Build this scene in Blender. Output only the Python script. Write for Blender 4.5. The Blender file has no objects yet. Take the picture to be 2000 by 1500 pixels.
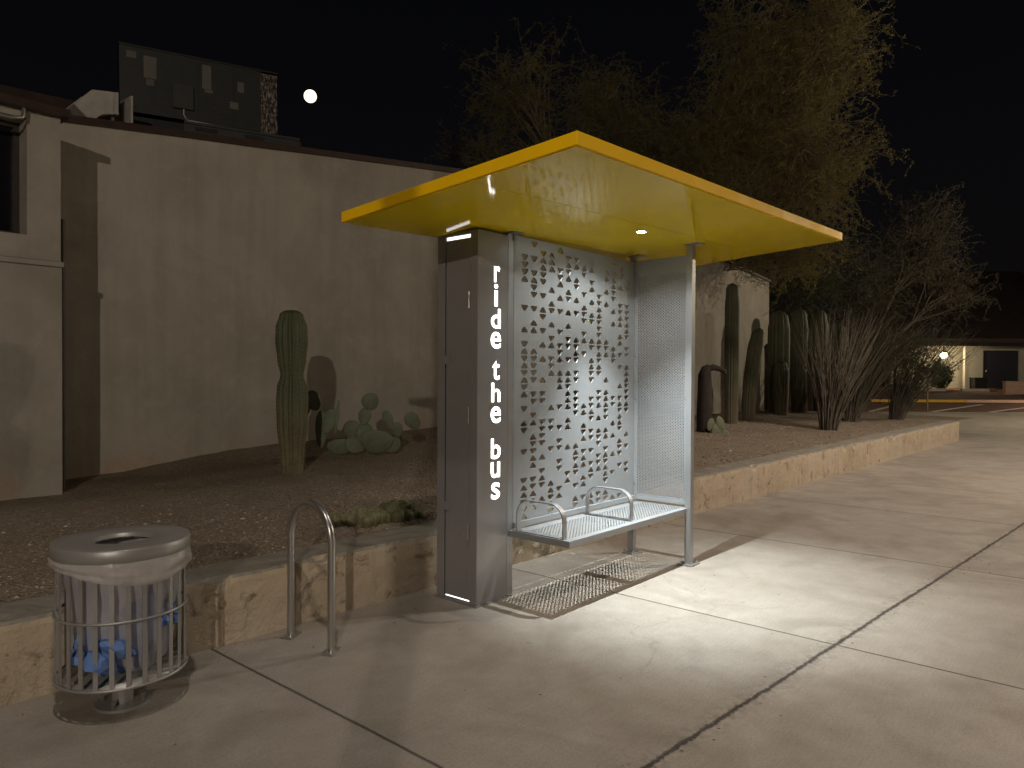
import bpy, math, random
from mathutils import Vector, Matrix, noise as mnoise
R0 = random.Random(7)
sc = bpy.context.scene
COL = sc.collection
rad = math.radians

# ------------------------------------------------------------------ camera frame (also used as a surveying aid)
CAM = Vector((-3.4249, -3.2683, 1.5222)); YAW, PIT, ROL, FPX = rad(49.075), rad(-0.6789), rad(0.2847), 1416.39
Fv = Vector((math.sin(YAW)*math.cos(PIT), math.cos(YAW)*math.cos(PIT), math.sin(PIT)))
r_ = Vector((math.cos(YAW), -math.sin(YAW), 0)); u_ = r_.cross(Fv)
Rv = r_*math.cos(ROL)+u_*math.sin(ROL); Uv = -r_*math.sin(ROL)+u_*math.cos(ROL)
def at(u, v, D):            # real point seen at photo pixel (u,v), D metres deep
    return CAM + (Fv + Rv*((u-1000)/FPX) - Uv*((v-750)/FPX))*D
AX = Vector((0.6552, -0.7555, 0)); BX = Vector((0.7555, 0.6552, 0))   # axes of the far street
def far(lat, D, z=0.0):
    p = CAM + AX*lat + BX*D; return Vector((p.x, p.y, z))
def lot_h(D): return 0.0 if D < 33 else (D-33)*0.75/17.0

# ------------------------------------------------------------------ object helpers
def tag(o, label=None, cat=None, group=None, kind=None):
    if label: o['label'] = label
    if cat: o['category'] = cat
    if group: o['group'] = group
    if kind: o['kind'] = kind
    return o
def empty(name, loc, label, cat, group=None, rotz=0):
    o = bpy.data.objects.new(name, None); COL.objects.link(o); o.location = loc; o.rotation_euler = (0, 0, rotz)
    o.empty_display_size = .1
    return tag(o, label, cat, group)
class MB:
    def __init__(s): s.v = []; s.f = []; s.m = []; s.sm = []
    def add(s, vs, fs, mi=0, smooth=False):
        b = len(s.v); s.v += [tuple(v) for v in vs]; s.f += [tuple(b+i for i in f) for f in fs]
        s.m += [mi]*len(fs); s.sm += [smooth]*len(fs); return s
    def box(s, x0, x1, y0, y1, z0, z1, mi=0, M=None):
        vs = [Vector((x, y, z)) for x in (x0, x1) for y in (y0, y1) for z in (z0, z1)]
        if M: vs = [M @ v for v in vs]
        return s.add(vs, [(0,1,3,2),(4,6,7,5),(0,4,5,1),(2,3,7,6),(0,2,6,4),(1,5,7,3)], mi)
    def hexa(s, b, t, mi=0):        # bottom 4 pts, top 4 pts (same winding, ccw from above)
        return s.add(list(b)+list(t), [(3,2,1,0),(4,5,6,7)]+[(i,(i+1)%4,(i+1)%4+4,i+4) for i in range(4)], mi)
    def tube(s, pts, rr, n=8, mi=0, cap=True, smooth=True, closed=False, flat=1.0):
        pts = [Vector(p) for p in pts]; L = len(pts)
        if not hasattr(rr, '__len__'): rr = [rr]*L
        vs = []; up = None
        for i, p in enumerate(pts):
            a = pts[(i-1) % L] if closed else pts[max(i-1, 0)]; c = pts[(i+1) % L] if closed else pts[min(i+1, L-1)]
            t = (c-a)
            if t.length < 1e-9: t = Vector((0,0,1))
            t.normalize()
            if up is None:
                up = t.cross(Vector((0,0,1)) if abs(t.z) < .9 else Vector((1,0,0))).normalized()
            up = (up - t*up.dot(t))
            if up.length < 1e-6: up = t.cross(Vector((1,0,0)))
            up.normalize(); w = t.cross(up)
            for k in range(n):
                an = 2*math.pi*k/n; vs.append(p+(up*math.cos(an)+w*math.sin(an)*flat)*rr[i])
        fs = []
        for i in range(L if closed else L-1):
            j = (i+1) % L
            for k in range(n): fs.append((i*n+k, i*n+(k+1)%n, j*n+(k+1)%n, j*n+k))
        s.add(vs, fs, mi, smooth)
        if cap and not closed:
            s.add(vs[:n], [tuple(range(n-1,-1,-1))], mi); s.add(vs[-n:], [tuple(range(n))], mi)
        return s
    def lathe(s, prof, n=24, c=(0,0,0), mi=0, smooth=True):
        vs = []; c = Vector(c)
        for r, z in prof:
            for k in range(n):
                a = 2*math.pi*k/n; vs.append(c+Vector((r*math.cos(a), r*math.sin(a), z)))
        fs = []
        for i in range(len(prof)-1):
            for k in range(n): fs.append((i*n+k, i*n+(k+1)%n, (i+1)*n+(k+1)%n, (i+1)*n+k))
        return s.add(vs, fs, mi, smooth)
    def cyl(s, c, r, z0, z1, n=16, mi=0):
        return s.lathe([(0.0001, z0), (r, z0), (r, z0), (r, z1), (r, z1), (0.0001, z1)], n, c, mi, False)
    def build(s, name, mats, parent=None, bevel=0, recalc=False, autosmooth=False):
        me = bpy.data.meshes.new(name); me.from_pydata(s.v, [], s.f)
        if not isinstance(mats, (list, tuple)): mats = [mats]
        for m in mats: me.materials.append(m)
        me.polygons.foreach_set('material_index', s.m); me.polygons.foreach_set('use_smooth', s.sm); me.update()
        o = bpy.data.objects.new(name, me); COL.objects.link(o)
        if parent: o.parent = parent
        if bevel:
            b = o.modifiers.new('bevel', 'BEVEL'); b.width = bevel; b.segments = 2; b.limit_method = 'ANGLE'; b.angle_limit = rad(40)
        return o
def copy_tree(o, parent=None):
    c = o.copy(); COL.objects.link(c); c.parent = parent
    for ch in list(o.children): copy_tree(ch, c)
    return c

# ------------------------------------------------------------------ materials
class NM:
    def __init__(s, name, base=(.5,.5,.5), rough=.6, metal=0, **kw):
        s.mat = bpy.data.materials.new(name); s.mat.use_nodes = True; s.t = s.mat.node_tree
        s.b = s.t.nodes['Principled BSDF']; s.out = s.t.nodes['Material Output']
        s.b.inputs['Base Color'].default_value = (*base, 1); s.b.inputs['Roughness'].default_value = rough
        s.b.inputs['Metallic'].default_value = metal
        for k, v in kw.items(): s.b.inputs[k].default_value = v
        s.co = None
    def n(s, typ, **kw):
        nd = s.t.nodes.new(typ)
        for k, v in kw.items(): setattr(nd, k, v)
        return nd
    def l(s, a, b): s.t.links.new(a, b)
    def coord(s, scale=(1,1,1), obj=True):
        tc = s.n('ShaderNodeTexCoord'); mp = s.n('ShaderNodeMapping'); mp.inputs['Scale'].default_value = scale
        s.l(tc.outputs['Object'], mp.inputs['Vector']); return mp.outputs['Vector']
    def pos(s):
        g = s.n('ShaderNodeNewGeometry'); return g.outputs['Position']
    def noise(s, vec, scale, detail=4, rough=.55, dist=0):
        nd = s.n('ShaderNodeTexNoise'); nd.inputs['Scale'].default_value = scale; nd.inputs['Detail'].default_value = detail
        nd.inputs['Roughness'].default_value = rough; nd.inputs['Distortion'].default_value = dist
        s.l(vec, nd.inputs['Vector']); return nd.outputs['Fac']
    def vor(s, vec, scale, out='Distance', feature='F1'):
        nd = s.n('ShaderNodeTexVoronoi', feature=feature); nd.inputs['Scale'].default_value = scale
        s.l(vec, nd.inputs['Vector']); return nd.outputs[out]
    def ramp(s, fac, *stops):
        nd = s.n('ShaderNodeValToRGB'); e = nd.color_ramp.elements
        while len(e) < len(stops): e.new(.5)
        for i, (p, c) in enumerate(stops):
            e[i].position = p; c = c if hasattr(c, '__len__') else (c, c, c); e[i].color = (*c, 1)
        s.l(fac, nd.inputs['Fac']); return nd.outputs['Color']
    def math(s, op, a, b=0, c=None):
        nd = s.n('ShaderNodeMath', operation=op)
        for i, x in enumerate((a, b, c)):
            if x is None: continue
            if isinstance(x, (int, float)): nd.inputs[i].default_value = x
            else: s.l(x, nd.inputs[i])
        return nd.outputs[0]
    def mix(s, fac, a, b, mode='MIX'):
        nd = s.n('ShaderNodeMix', data_type='RGBA', blend_type=mode)
        for i, x in ((0, fac), (6, a), (7, b)):
            if isinstance(x, (int, float)): nd.inputs[i].default_value = x
            elif isinstance(x, tuple): nd.inputs[i].default_value = (*x, 1)
            else: s.l(x, nd.inputs[i])
        return nd.outputs[2]
    def col(s, c): s.l(c, s.b.inputs['Base Color']); return s
    def rgh(s, c): s.l(c, s.b.inputs['Roughness']); return s
    def bump(s, h, strength=.3, dist=.01):
        nd = s.n('ShaderNodeBump'); nd.inputs['Strength'].default_value = strength; nd.inputs['Distance'].default_value = dist
        s.l(h, nd.inputs['Height']); s.l(nd.outputs['Normal'], s.b.inputs['Normal']); return s
def plain(name, base, rough=.6, metal=0, var=.15, scale=8, bump=.05, **kw):
    m = NM(name, base, rough, metal, **kw); v = m.coord()
    f = m.noise(v, scale, 5)
    m.col(m.ramp(f, (.3, tuple(c*(1-var) for c in base)), (.7, tuple(min(1, c*(1+var)) for c in base))))
    m.rgh(m.ramp(m.noise(v, scale*2.3, 4), (.3, max(rough-.08, .03)), (.7, min(rough+.1, 1))))
    if bump: m.bump(m.noise(v, scale*12, 3), bump, .003)
    return m.mat
def glow(name, c, st):
    m = NM(name, (.8,.8,.8), .5); m.b.inputs['Emission Color'].default_value = (*c, 1); m.b.inputs['Emission Strength'].default_value = st
    return m.mat

def mk_concrete():
    m = NM('pavement_concrete', rough=.8); P = m.pos(); sp = m.n('ShaderNodeSeparateXYZ'); m.l(P, sp.inputs[0]); X, Y = sp.outputs[0], sp.outputs[1]
    n1 = m.noise(P, .55, 5, .6, .6); n2 = m.noise(P, 3.1, 6, .65); n3 = m.noise(P, 90, 3); n4 = m.noise(P, 1.4, 3, .5, 1.2)
    c = m.ramp(n1, (.3, (.30,.268,.226)), (.5, (.365,.332,.285)), (.72, (.42,.392,.345)))
    c = m.mix(m.ramp(n2, (.35, .0), (.75, .55)), c, (.25,.215,.17))
    c = m.mix(m.ramp(n4, (.50, 0.0), (.70, .5)), c, (.21,.18,.145))
    c = m.mix(.55, c, m.ramp(n3, (.3, (.7,.7,.7)), (.7, (1.2,1.2,1.2))), 'MULTIPLY')
    # gum spots
    v = m.vor(P, 1.1); c = m.mix(m.ramp(v, (.014, .4), (.028, 0.0)), c, (.16,.14,.12))
    v2 = m.vor(P, 3.7); c = m.mix(m.math('MULTIPLY', m.ramp(v2, (.05, .5), (.075, 0.0)), m.ramp(m.noise(P, .9, 2), (.5, 0.0), (.56, 1.0))), c, (.17,.15,.13))
    hp = m.n('ShaderNodeVectorMath', operation='ADD'); m.l(P, hp.inputs[0]); hn = m.n('ShaderNodeTexNoise'); hn.inputs['Scale'].default_value = 2.5; hn.inputs['Detail'].default_value = 5; m.l(P, hn.inputs['Vector']); hs = m.n('ShaderNodeVectorMath', operation='SCALE'); hs.inputs['Scale'].default_value = .5; m.l(hn.outputs['Color'], hs.inputs[0]); m.l(hs.outputs[0], hp.inputs[1])
    hc = m.math('MULTIPLY', m.ramp(m.vor(hp.outputs[0], .33, 'Distance', 'DISTANCE_TO_EDGE'), (.0, .22), (.003, 0.0)), m.ramp(m.noise(P, .45, 2), (.48, 0.0), (.54, 1.0))); c = m.mix(hc, c, (.10,.085,.07))
    br = m.n('ShaderNodeMapping'); br.inputs['Scale'].default_value = (1.2, 26, 1); m.l(P, br.inputs[0]); c = m.mix(.35, c, m.ramp(m.noise(br.outputs[0], 3.0, 4, .6), (.3, (.86,.86,.86)), (.7, (1.12,1.12,1.12))), 'MULTIPLY')
    c = m.mix(m.ramp(m.noise(P, 420, 2), (.60, 0.0), (.72, .35)), c, (.12,.10,.085))
    wob = m.math('MULTIPLY', m.math('SUBTRACT', m.noise(P, 14, 5, .7), .5), .03)
    wob2 = m.math('MULTIPLY', m.math('SUBTRACT', m.noise(P, .5, 2), .5), .03)
    # long joint y = -1.905 - .078 x
    d = m.math('ADD', m.math('ADD', Y, m.math('MULTIPLY', X, .078)), 1.905)
    d = m.math('ADD', m.math('ADD', d, wob), wob2)
    lj = m.ramp(m.math('ADD', m.math('ABSOLUTE', d), m.math('MULTIPLY', m.math('SUBTRACT', m.noise(P, 34, 4, .7), .5), .035)), (.006, 1.0), (.016, 0.0))
    # cross joints every 2.375 m
    s = m.math('ADD', m.math('ADD', X, 1.49), m.math('MULTIPLY', wob, .35))
    s = m.math('ADD', s, m.math('MULTIPLY', wob2, .25))
    q = m.math('ABSOLUTE', m.math('SUBTRACT', m.math('FRACT', m.math('ADD', m.math('DIVIDE', s, 2.375), .5)), .5))
    cj = m.ramp(m.math('MULTIPLY', q, 2.375), (.0045, .85), (.010, 0.0))
    j = m.math('MAXIMUM', lj, cj)
    # crumbling dirt either side of the long joint
    edge = m.ramp(m.math('ABSOLUTE', d), (.02, .5), (.12, 0.0))
    c = m.mix(m.math('MULTIPLY', edge, m.ramp(m.noise(P, 22, 4), (.45, 0.0), (.6, 1.0))), c, (.17,.145,.11))
    # slab tint
    sl = m.n('ShaderNodeTexWhiteNoise', noise_dimensions='2D'); cb = m.n('ShaderNodeCombineXYZ')
    m.l(m.math('FLOOR', m.math('DIVIDE', s, 2.375)), cb.inputs[0]); m.l(m.math('GREATER_THAN', d, 0.0), cb.inputs[1]); m.l(cb.outputs[0], sl.inputs['Vector'])
    c = m.mix(.5, c, m.ramp(sl.outputs['Value'], (0, (.86,.84,.82)), (1, (1.1,1.07,1.05))), 'MULTIPLY')
    c = m.mix(j, c, (.045,.036,.027)); m.col(c)
    h = m.math('SUBTRACT', m.math('MULTIPLY', n3, .12), m.math('MULTIPLY', j, 3.0)); h = m.math('ADD', h, m.math('MULTIPLY', m.noise(P, 25, 4), .25))
    m.bump(h, .5, .006); m.rgh(m.ramp(n2, (.3, .62), (.7, .9))); return m.mat
def mk_gravel():
    m = NM('gravel_soil', rough=.95); P = m.pos()
    v = m.vor(P, 55, 'Color'); d = m.vor(P, 55)
    c = m.ramp(v, (0, (.15,.12,.08)), (.45, (.29,.23,.16)), (.85, (.42,.345,.25)), (1, (.55,.47,.36)))
    c = m.mix(m.ramp(m.noise(P, 2.2, 5), (.4, 0.0), (.65, .75)), c, (.25,.19,.125))
    c = m.mix(m.ramp(m.noise(P, 230, 2), (.35, .5), (.6, 0.0)), c, (.09,.068,.045)); m.col(c)
    m.bump(m.math('ADD', m.math('MULTIPLY', d, -1.0), m.math('MULTIPLY', m.noise(P, 12, 4), 1.2)), 1.0, .02); return m.mat
def mk_stucco():
    m = NM('stucco', rough=.9); P = m.pos()
    st = m.n('ShaderNodeMapping'); st.inputs['Scale'].default_value = (5, 5, .35); m.l(P, st.inputs[0])
    a = m.noise(P, .8, 5, .6, .5); b = m.noise(st.outputs[0], .9, 4, .6); e = m.noise(P, 3.5, 5, .65, .8)
    c = m.ramp(a, (.32, (.31,.28,.23)), (.68, (.43,.395,.335)))
    c = m.mix(m.ramp(b, (.45, 0.0), (.70, .32)), c, (.25,.215,.165))
    c = m.mix(m.ramp(e, (.5, 0.0), (.75, .4)), c, (.49,.45,.38))
    sp = m.n('ShaderNodeSeparateXYZ'); m.l(P, sp.inputs[0])
    low = m.math('MULTIPLY', m.ramp(m.math('MULTIPLY', sp.outputs[2], .5), (.22, 1.0), (.5, 0.0)), m.ramp(m.noise(P, 2.1, 5, .7), (.4, 0.0), (.65, .8)))
    c = m.mix(low, c, (.40,.27,.17)); m.col(c)
    m.bump(m.math('ADD', m.noise(P, 45, 4), m.math('MULTIPLY', m.noise(P, 5, 3), 1.4)), .35, .012); return m.mat
def mk_kerb():
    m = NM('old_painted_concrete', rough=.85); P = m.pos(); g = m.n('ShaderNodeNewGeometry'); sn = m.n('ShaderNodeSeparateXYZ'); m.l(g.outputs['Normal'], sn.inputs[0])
    st = m.n('ShaderNodeMapping'); st.inputs['Scale'].default_value = (9, 9, .8); m.l(P, st.inputs[0])
    c = m.ramp(m.noise(P, 1.6, 5, .6, .6), (.3, (.38,.30,.20)), (.55, (.50,.405,.285)), (.75, (.45,.39,.31)))
    c = m.mix(m.ramp(m.noise(st.outputs[0], 1.0, 4, .7), (.52, 0.0), (.70, .3)), c, (.19,.15,.095))
    sp = m.n('ShaderNodeSeparateXYZ'); m.l(P, sp.inputs[0])
    peel = m.math('MULTIPLY', m.ramp(m.noise(P, 38, 5, .75), (.5, 0.0), (.58, .8)), m.ramp(m.math('ADD', sp.outputs[2], m.math('MULTIPLY', m.noise(P, 1.7, 3), .5)), (.35, .9), (.62, 0.0)))
    c = m.mix(peel, c, (.50,.42,.33))
    c = m.mix(m.ramp(m.noise(P, 6, 5, .7, 1), (.56, 0.0), (.68, .8)), c, (.13,.095,.06))
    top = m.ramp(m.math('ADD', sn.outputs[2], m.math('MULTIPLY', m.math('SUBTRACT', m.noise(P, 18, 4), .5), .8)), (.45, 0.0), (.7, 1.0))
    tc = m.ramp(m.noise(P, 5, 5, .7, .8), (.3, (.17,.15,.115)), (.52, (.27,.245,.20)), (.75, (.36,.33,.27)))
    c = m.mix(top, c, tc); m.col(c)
    m.bump(m.math('ADD', m.noise(P, 30, 6, .7), m.math('MULTIPLY', peel, -.5)), .6, .012); return m.mat
def mk_metal(name, base, rough=.33, metal=.55, scale=(6,6,6)):
    m = NM(name, base, rough, metal); v = m.coord(scale)
    m.col(m.ramp(m.noise(v, .3, 3), (.3, tuple(c*.9 for c in base)), (.7, tuple(c*1.08 for c in base))))
    m.rgh(m.ramp(m.noise(v, .6, 3, .5, .5), (.3, rough-.03), (.75, rough+.08))); return m.mat
def mk_cactus(name, a, b, woody=(.16,.13,.075), zc=.7):
    m = NM(name, rough=.6); v = m.coord(); sp = m.n('ShaderNodeSeparateXYZ'); m.l(v, sp.inputs[0])
    c = m.ramp(m.noise(v, 3, 5), (.3, a), (.7, b))
    f = m.math('MULTIPLY', m.ramp(m.math('DIVIDE', sp.outputs[2], zc), (.2, 1.0), (1.0, 0.0)), m.ramp(m.noise(v, 9, 5, .7), (.35, .2), (.6, 1.0)))
    m.col(m.mix(f, c, woody)); m.bump(m.noise(v, 50, 4), .3, .006); return m.mat
def mk_leaf(name, a, b, tr=.25):
    m = NM(name, rough=.6); c = m.ramp(m.noise(m.pos(), 1.3, 4), (.35, a), (.65, b)); m.col(c)
    t = m.n('ShaderNodeBsdfTranslucent'); m.l(c, t.inputs[0]); x = m.n('ShaderNodeMixShader'); x.inputs[0].default_value = tr
    m.l(m.b.outputs[0], x.inputs[1]); m.l(t.outputs[0], x.inputs[2]); m.l(x.outputs[0], m.out.inputs[0]); return m.mat
M = dict(
 conc=mk_concrete(), gravel=mk_gravel(), stucco=mk_stucco(), kerb=mk_kerb(),
 panel=mk_metal('silver_powder_coat', (.30,.31,.315), .42, .25), cab=mk_metal('cabinet_grey_metal', (.27,.262,.26), .30, .25),
 steel=mk_metal('galvanised_grey', (.34,.34,.34), .38, .6), bin=mk_metal('bin_silver', (.36,.35,.33), .42, .5),
 rack=mk_metal('brushed_steel', (.48,.46,.43), .30, .85),
 yellow=plain('yellow_paint', (.86,.50,.004), .55, 0, .05, 3, .02, **{'Specular IOR Level': .15}), soffit=plain('yellow_gloss_soffit', (.74,.54,.002), .12, 0, .03, 2.5, .0, **{'Coat Weight': .12, 'Coat Roughness': .04, 'Specular IOR Level': .35}),
 led=glow('led_lens', (.95,1,1), 160), letter=glow('backlit_letters', (1,.95,.9), 5.0), gap=glow('light_gap_glow', (1,.96,.92), 1.6),
 coping=plain('brown_metal', (.045,.023,.017), .5), roofb=plain('brown_roof', (.05,.028,.018), .8, 0, .3, 5, .3),
 hvac=plain('hvac_dark_green', (.026,.028,.023), .5), hdark=plain('skid_black', (.02,.02,.02), .7), hskid=plain('skid_grey', (.05,.05,.047), .6), coil=None,
 paper=plain('sticker_paper', (.13,.12,.10), .6), duct=plain('galvanised_duct', (.6,.56,.5), .4, .3),
 glass=plain('dark_glass', (.012,.012,.014), .15, 0, .1, 3, 0), frame=plain('window_frame_dark', (.05,.04,.035), .5),
 cactus=mk_cactus('cactus_green', (.07,.085,.036), (.115,.125,.055), (.19,.155,.085), 1.0), cactus2=mk_cactus('cactus_dull', (.06,.065,.03), (.10,.10,.05), (.13,.10,.06), .9),
 pad=mk_cactus('pad_green', (.13,.20,.13), (.19,.27,.18), (.15,.14,.07), .5), hedge=mk_cactus('hedgehog_green', (.12,.13,.055), (.20,.20,.10), (.12,.10,.05), .15),
 spine=plain('spine_straw', (.42,.34,.20), .7), spined=plain('spine_dark', (.12,.08,.05), .7), deadc=plain('dead_cactus', (.035,.024,.02), .9, 0, .3, 12, .4),
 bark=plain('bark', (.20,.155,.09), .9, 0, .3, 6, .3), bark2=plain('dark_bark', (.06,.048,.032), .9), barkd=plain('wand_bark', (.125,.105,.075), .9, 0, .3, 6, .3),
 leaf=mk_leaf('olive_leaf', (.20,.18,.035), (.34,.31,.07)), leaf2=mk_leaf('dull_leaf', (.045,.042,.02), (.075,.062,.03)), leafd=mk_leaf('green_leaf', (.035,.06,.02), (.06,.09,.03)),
 asphalt=plain('red_brown_asphalt', (.16,.085,.055), .9, 0, .3, 3, .3), white=plain('white_paint', (.62,.58,.5), .7), yel=plain('yellow_kerb_paint', (.62,.36,.04), .7),
 fwall=plain('pale_wall', (.50,.50,.42), .85, 0, .08, 1), fdoor=plain('navy_door', (.035,.038,.055), .5), froof=plain('brown_shingle', (.08,.055,.043), .9, 0, .25, 1.5, .3), pink=plain('pink_block_wall', (.62,.42,.30), .85),
 lamp=glow('wall_lamp_glow', (1,.72,.42), 25), rust=plain('rusty_post', (.16,.09,.06), .8), moon=glow('moon_light', (1,.80,.56), 1.7),
 blue=plain('blue_wrapper', (.12,.22,.48), .6), head=glow('lamp_head_glow', (1,.75,.5), 8),
)
def mk_soffit():
    m = NM('yellow_gloss_soffit', (.74,.54,.002), .07, **{'Specular IOR Level': .38}); v = m.coord()
    m.col(m.ramp(m.noise(v, 2.2, 4), (.3, (.70,.51,.002)), (.7, (.77,.56,.003)))); m.rgh(m.ramp(m.noise(v, 1.4, 3), (.3, .045), (.7, .10)))
    m.bump(m.noise(v, 5, 2), .03, .004); return m.mat
M['soffit'] = mk_soffit()
def mk_coil():
    m = NM('coil_fins', rough=.35, metal=.6); v = m.coord((1,1,1)); d = m.vor(v, 34, 'Color'); st = m.coord((60, 1, 9)); n = m.noise(st, 1, 2)
    m.col(m.mix(m.ramp(n, (.45, 0.0), (.55, 1.0)), (.05,.045,.04), m.ramp(d, (.2, (.12,.10,.08)), (.9, (.75,.66,.55))))); return m.mat
M['coil'] = mk_coil()
def mk_bag(name, col, tr):
    m = NM(name, col, .3); v = m.coord()
    m.bump(m.noise(v, 9, 3, .5, 1.0), .5, .02)
    t = m.n('ShaderNodeBsdfTransparent'); tl = m.n('ShaderNodeBsdfTranslucent'); tl.inputs[0].default_value = (*col, 1)
    a = m.n('ShaderNodeMixShader'); a.inputs[0].default_value = .35; m.l(m.b.outputs[0], a.inputs[1]); m.l(tl.outputs[0], a.inputs[2])
    b = m.n('ShaderNodeMixShader'); m.l(m.math('ADD', m.math('MULTIPLY', m.noise(v, 7, 4, .6, 1), .25), tr-.12), b.inputs[0]); m.l(a.outputs[0], b.inputs[1]); m.l(t.outputs[0], b.inputs[2]); m.l(b.outputs[0], m.out.inputs[0])
    return m.mat
M['bag'] = mk_bag('bin_liner_film', (.62,.60,.64), .32); M['bag2'] = mk_bag('bin_liner_rim', (.80,.74,.70), .42)

# ------------------------------------------------------------------ world
w = bpy.data.worlds.new('World'); sc.world = w; w.use_nodes = True; nt = w.node_tree
bg = nt.nodes['Background']; sky = nt.nodes.new('ShaderNodeTexSky'); sky.sky_type = 'NISHITA'; sky.sun_disc = False
sky.sun_elevation = rad(-8); sky.sun_rotation = rad(230)
mixn = nt.nodes.new('ShaderNodeMix'); mixn.data_type = 'RGBA'; mixn.inputs[0].default_value = .97
nt.links.new(sky.outputs[0], mixn.inputs[6]); tcw = nt.nodes.new('ShaderNodeTexCoord'); sx = nt.nodes.new('ShaderNodeSeparateXYZ'); nt.links.new(tcw.outputs['Generated'], sx.inputs[0])
rw = nt.nodes.new('ShaderNodeValToRGB'); nt.links.new(sx.outputs[2], rw.inputs[0]); rw.color_ramp.elements[0].position = 0; rw.color_ramp.elements[0].color = (.0036, .0030, .0031, 1); rw.color_ramp.elements[1].position = .45; rw.color_ramp.elements[1].color = (.0015, .0016, .0023, 1)
nt.links.new(rw.outputs[0], mixn.inputs[7])
nt.links.new(mixn.outputs[2], bg.inputs[0]); bg.inputs[1].default_value = 1.0

# ------------------------------------------------------------------ pavement, planter, road
def build_setting():
    b = MB(); g = MB()
    nx, ny = 60, 40; vs = []
    # pavement: one sheet (polygon) ending at the street line
    e0 = far(-60, 31.6); e1 = far(60, 31.6)
    b.add([(-14, -22, 0), e1, e0, (-14, 14, 0)], [(0, 1, 2, 3)]); o = b.build('pavement', M['conc']); tag(o, kind='structure')
    # street and car park, rising gently
    b = MB(); rows = [(31.6, -.004), (33, .0)]+[(D, lot_h(D)) for D in (36, 38, 42, 46, 50, 56)]+[(400, 2.2)]
    vs = []
    for D, z in rows:
        for lat in (-400, -40, 0, 15, 30, 60, 400): vs.append(far(lat, D, z-.004))
    fs = [(i*7+j, i*7+j+1, (i+1)*7+j+1, (i+1)*7+j) for i in range(len(rows)-1) for j in range(6)]
    b.add(vs, fs); tag(b.build('road', M['asphalt']), kind='structure')
    # big base ground sheet to the horizon
    b = MB(); b.add([(-600,-600,-.03),(600,-600,-.03),(600,600,-.03),(-600,600,-.03)], [(0,1,2,3)]); tag(b.build('ground', M['gravel']), kind='structure')
build_setting()
def kf(x): return .556-.032*x              # kerb front y
def kt(x): return .378+.0055*max(x, 0)     # kerb top z
def lerp_tab(x, t):
    if x <= t[0][0]: return t[0][1]
    for (a, b), (c, d) in zip(t, t[1:]):
        if x <= c: return b+(d-b)*(x-a)/(c-a)
    return t[-1][1]
WB = [(-7,.36),(-.96,.34),(-.5,.385),(0,.40),(.5,.46),(1.08,.541),(1.78,.584),(4.68,.667),(9,.62),(13.9,.54),(17.6,.55),(22,.45)]
def gz(x, y):                                # planter surface height
    y0 = kf(x)+.3; z0 = kt(x)-.035; wy = 5.5-.03*x if x > -.96 else 4.7
    s = min(max((y-y0)/(wy-y0), 0), 1.3); z1 = lerp_tab(x, WB)
    s = s**.8
    return z0+(z1-z0)*s+.02*mnoise.noise(Vector((x*.9, y*.9, 0)))+.012*mnoise.noise(Vector((x*3, y*3, 5)))
def build_planter():
    b = MB(); xs = [-7+i*.11 for i in range(255)]; ny = 62; vs = []
    for x in xs:
        for j in range(ny):
            y = kf(x)+.28+j*(7.2-(kf(x)+.28))/(ny-1)
            z = gz(x, y)+.006*mnoise.noise(Vector((x*14, y*14, 2)))
            if x > 16.6: z -= (x-16.6)*.012
            vs.append((min(x, 20), y, z))
    fs = [(i*ny+j, (i+1)*ny+j, (i+1)*ny+j+1, i*ny+j+1) for i in range(len(xs)-1) for j in range(ny-1)]
    b.add(vs, fs, 0, True); tag(b.build('gravel_bed', M['gravel']), kind='structure')
build_planter()
def build_pebbles():
    b = MB(); R = random.Random(3)
    oc = [(1,0,0),(0,1,0),(-1,0,0),(0,-1,0),(0,0,1)]
    for i in range(15000):
        if i < 9000: x = R.uniform(-3.2, 3.0); y = kf(x)+.3+abs(R.gauss(0, 1))*1.3
        else: x = R.uniform(-1, 16); y = kf(x)+.3+R.random()**1.5*4
        if y > 5.3: continue
        s = R.uniform(.004, .012) if x < 4 else R.uniform(.008, .02)
        if R.random() < .03: s *= 1.8
        z = gz(x, y); a = R.uniform(0, 6.28); ca, sa = math.cos(a), math.sin(a); sx, sy, sz = s*R.uniform(.7,1.5), s*R.uniform(.6,1), s*R.uniform(.4,.9)
        vs = [(x+(px*sx*ca-py*sy*sa), y+(px*sx*sa+py*sy*ca), z+pz*sz+.001) for px, py, pz in oc]
        b.add(vs, [(0,1,4),(1,2,4),(2,3,4),(3,0,4)], R.choice((0,0,1,1,2)))
    o = b.build('gravel', [plain('pebble_brown', (.17,.125,.085), .9), plain('pebble_tan', (.28,.215,.15), .9), plain('pebble_pale', (.40,.34,.26), .9)])
    tag(o, 'loose tan and brown gravel chips strewn over the raised cactus bed', 'gravel', kind='stuff')
build_pebbles()
def build_litter():
    b = MB(); R = random.Random(11)
    for i in range(240):
        if i < 90: x = R.uniform(-2, 6); y = kf(x)-abs(R.gauss(0, .06))-.01
        elif i < 150: x = R.uniform(-1.5, 5); y = -1.905-.078*x+R.gauss(0, .05)
        else: x = R.uniform(-2.5, 5); y = R.uniform(-2.4, .5)
        s = R.uniform(.002, .0055); a = R.uniform(0, 6.28); L = R.uniform(1, 2.6)
        d = Vector((math.cos(a), math.sin(a), 0))*s*L; p = Vector((-d.y, d.x, 0)).normalized()*s*.5; c = Vector((x, y, .002))
        b.add([c-d, c+p, c+d+Vector((0,0,s*.5)), c-p, c+Vector((0,0,s*.7))], [(0,1,4),(1,2,4),(2,3,4),(3,0,4)], 0)
    tag(b.build('leaf_litter', M['spined']), 'tiny dry leaf scraps and grit scattered along pavement joints', 'litter', kind='stuff')
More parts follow.
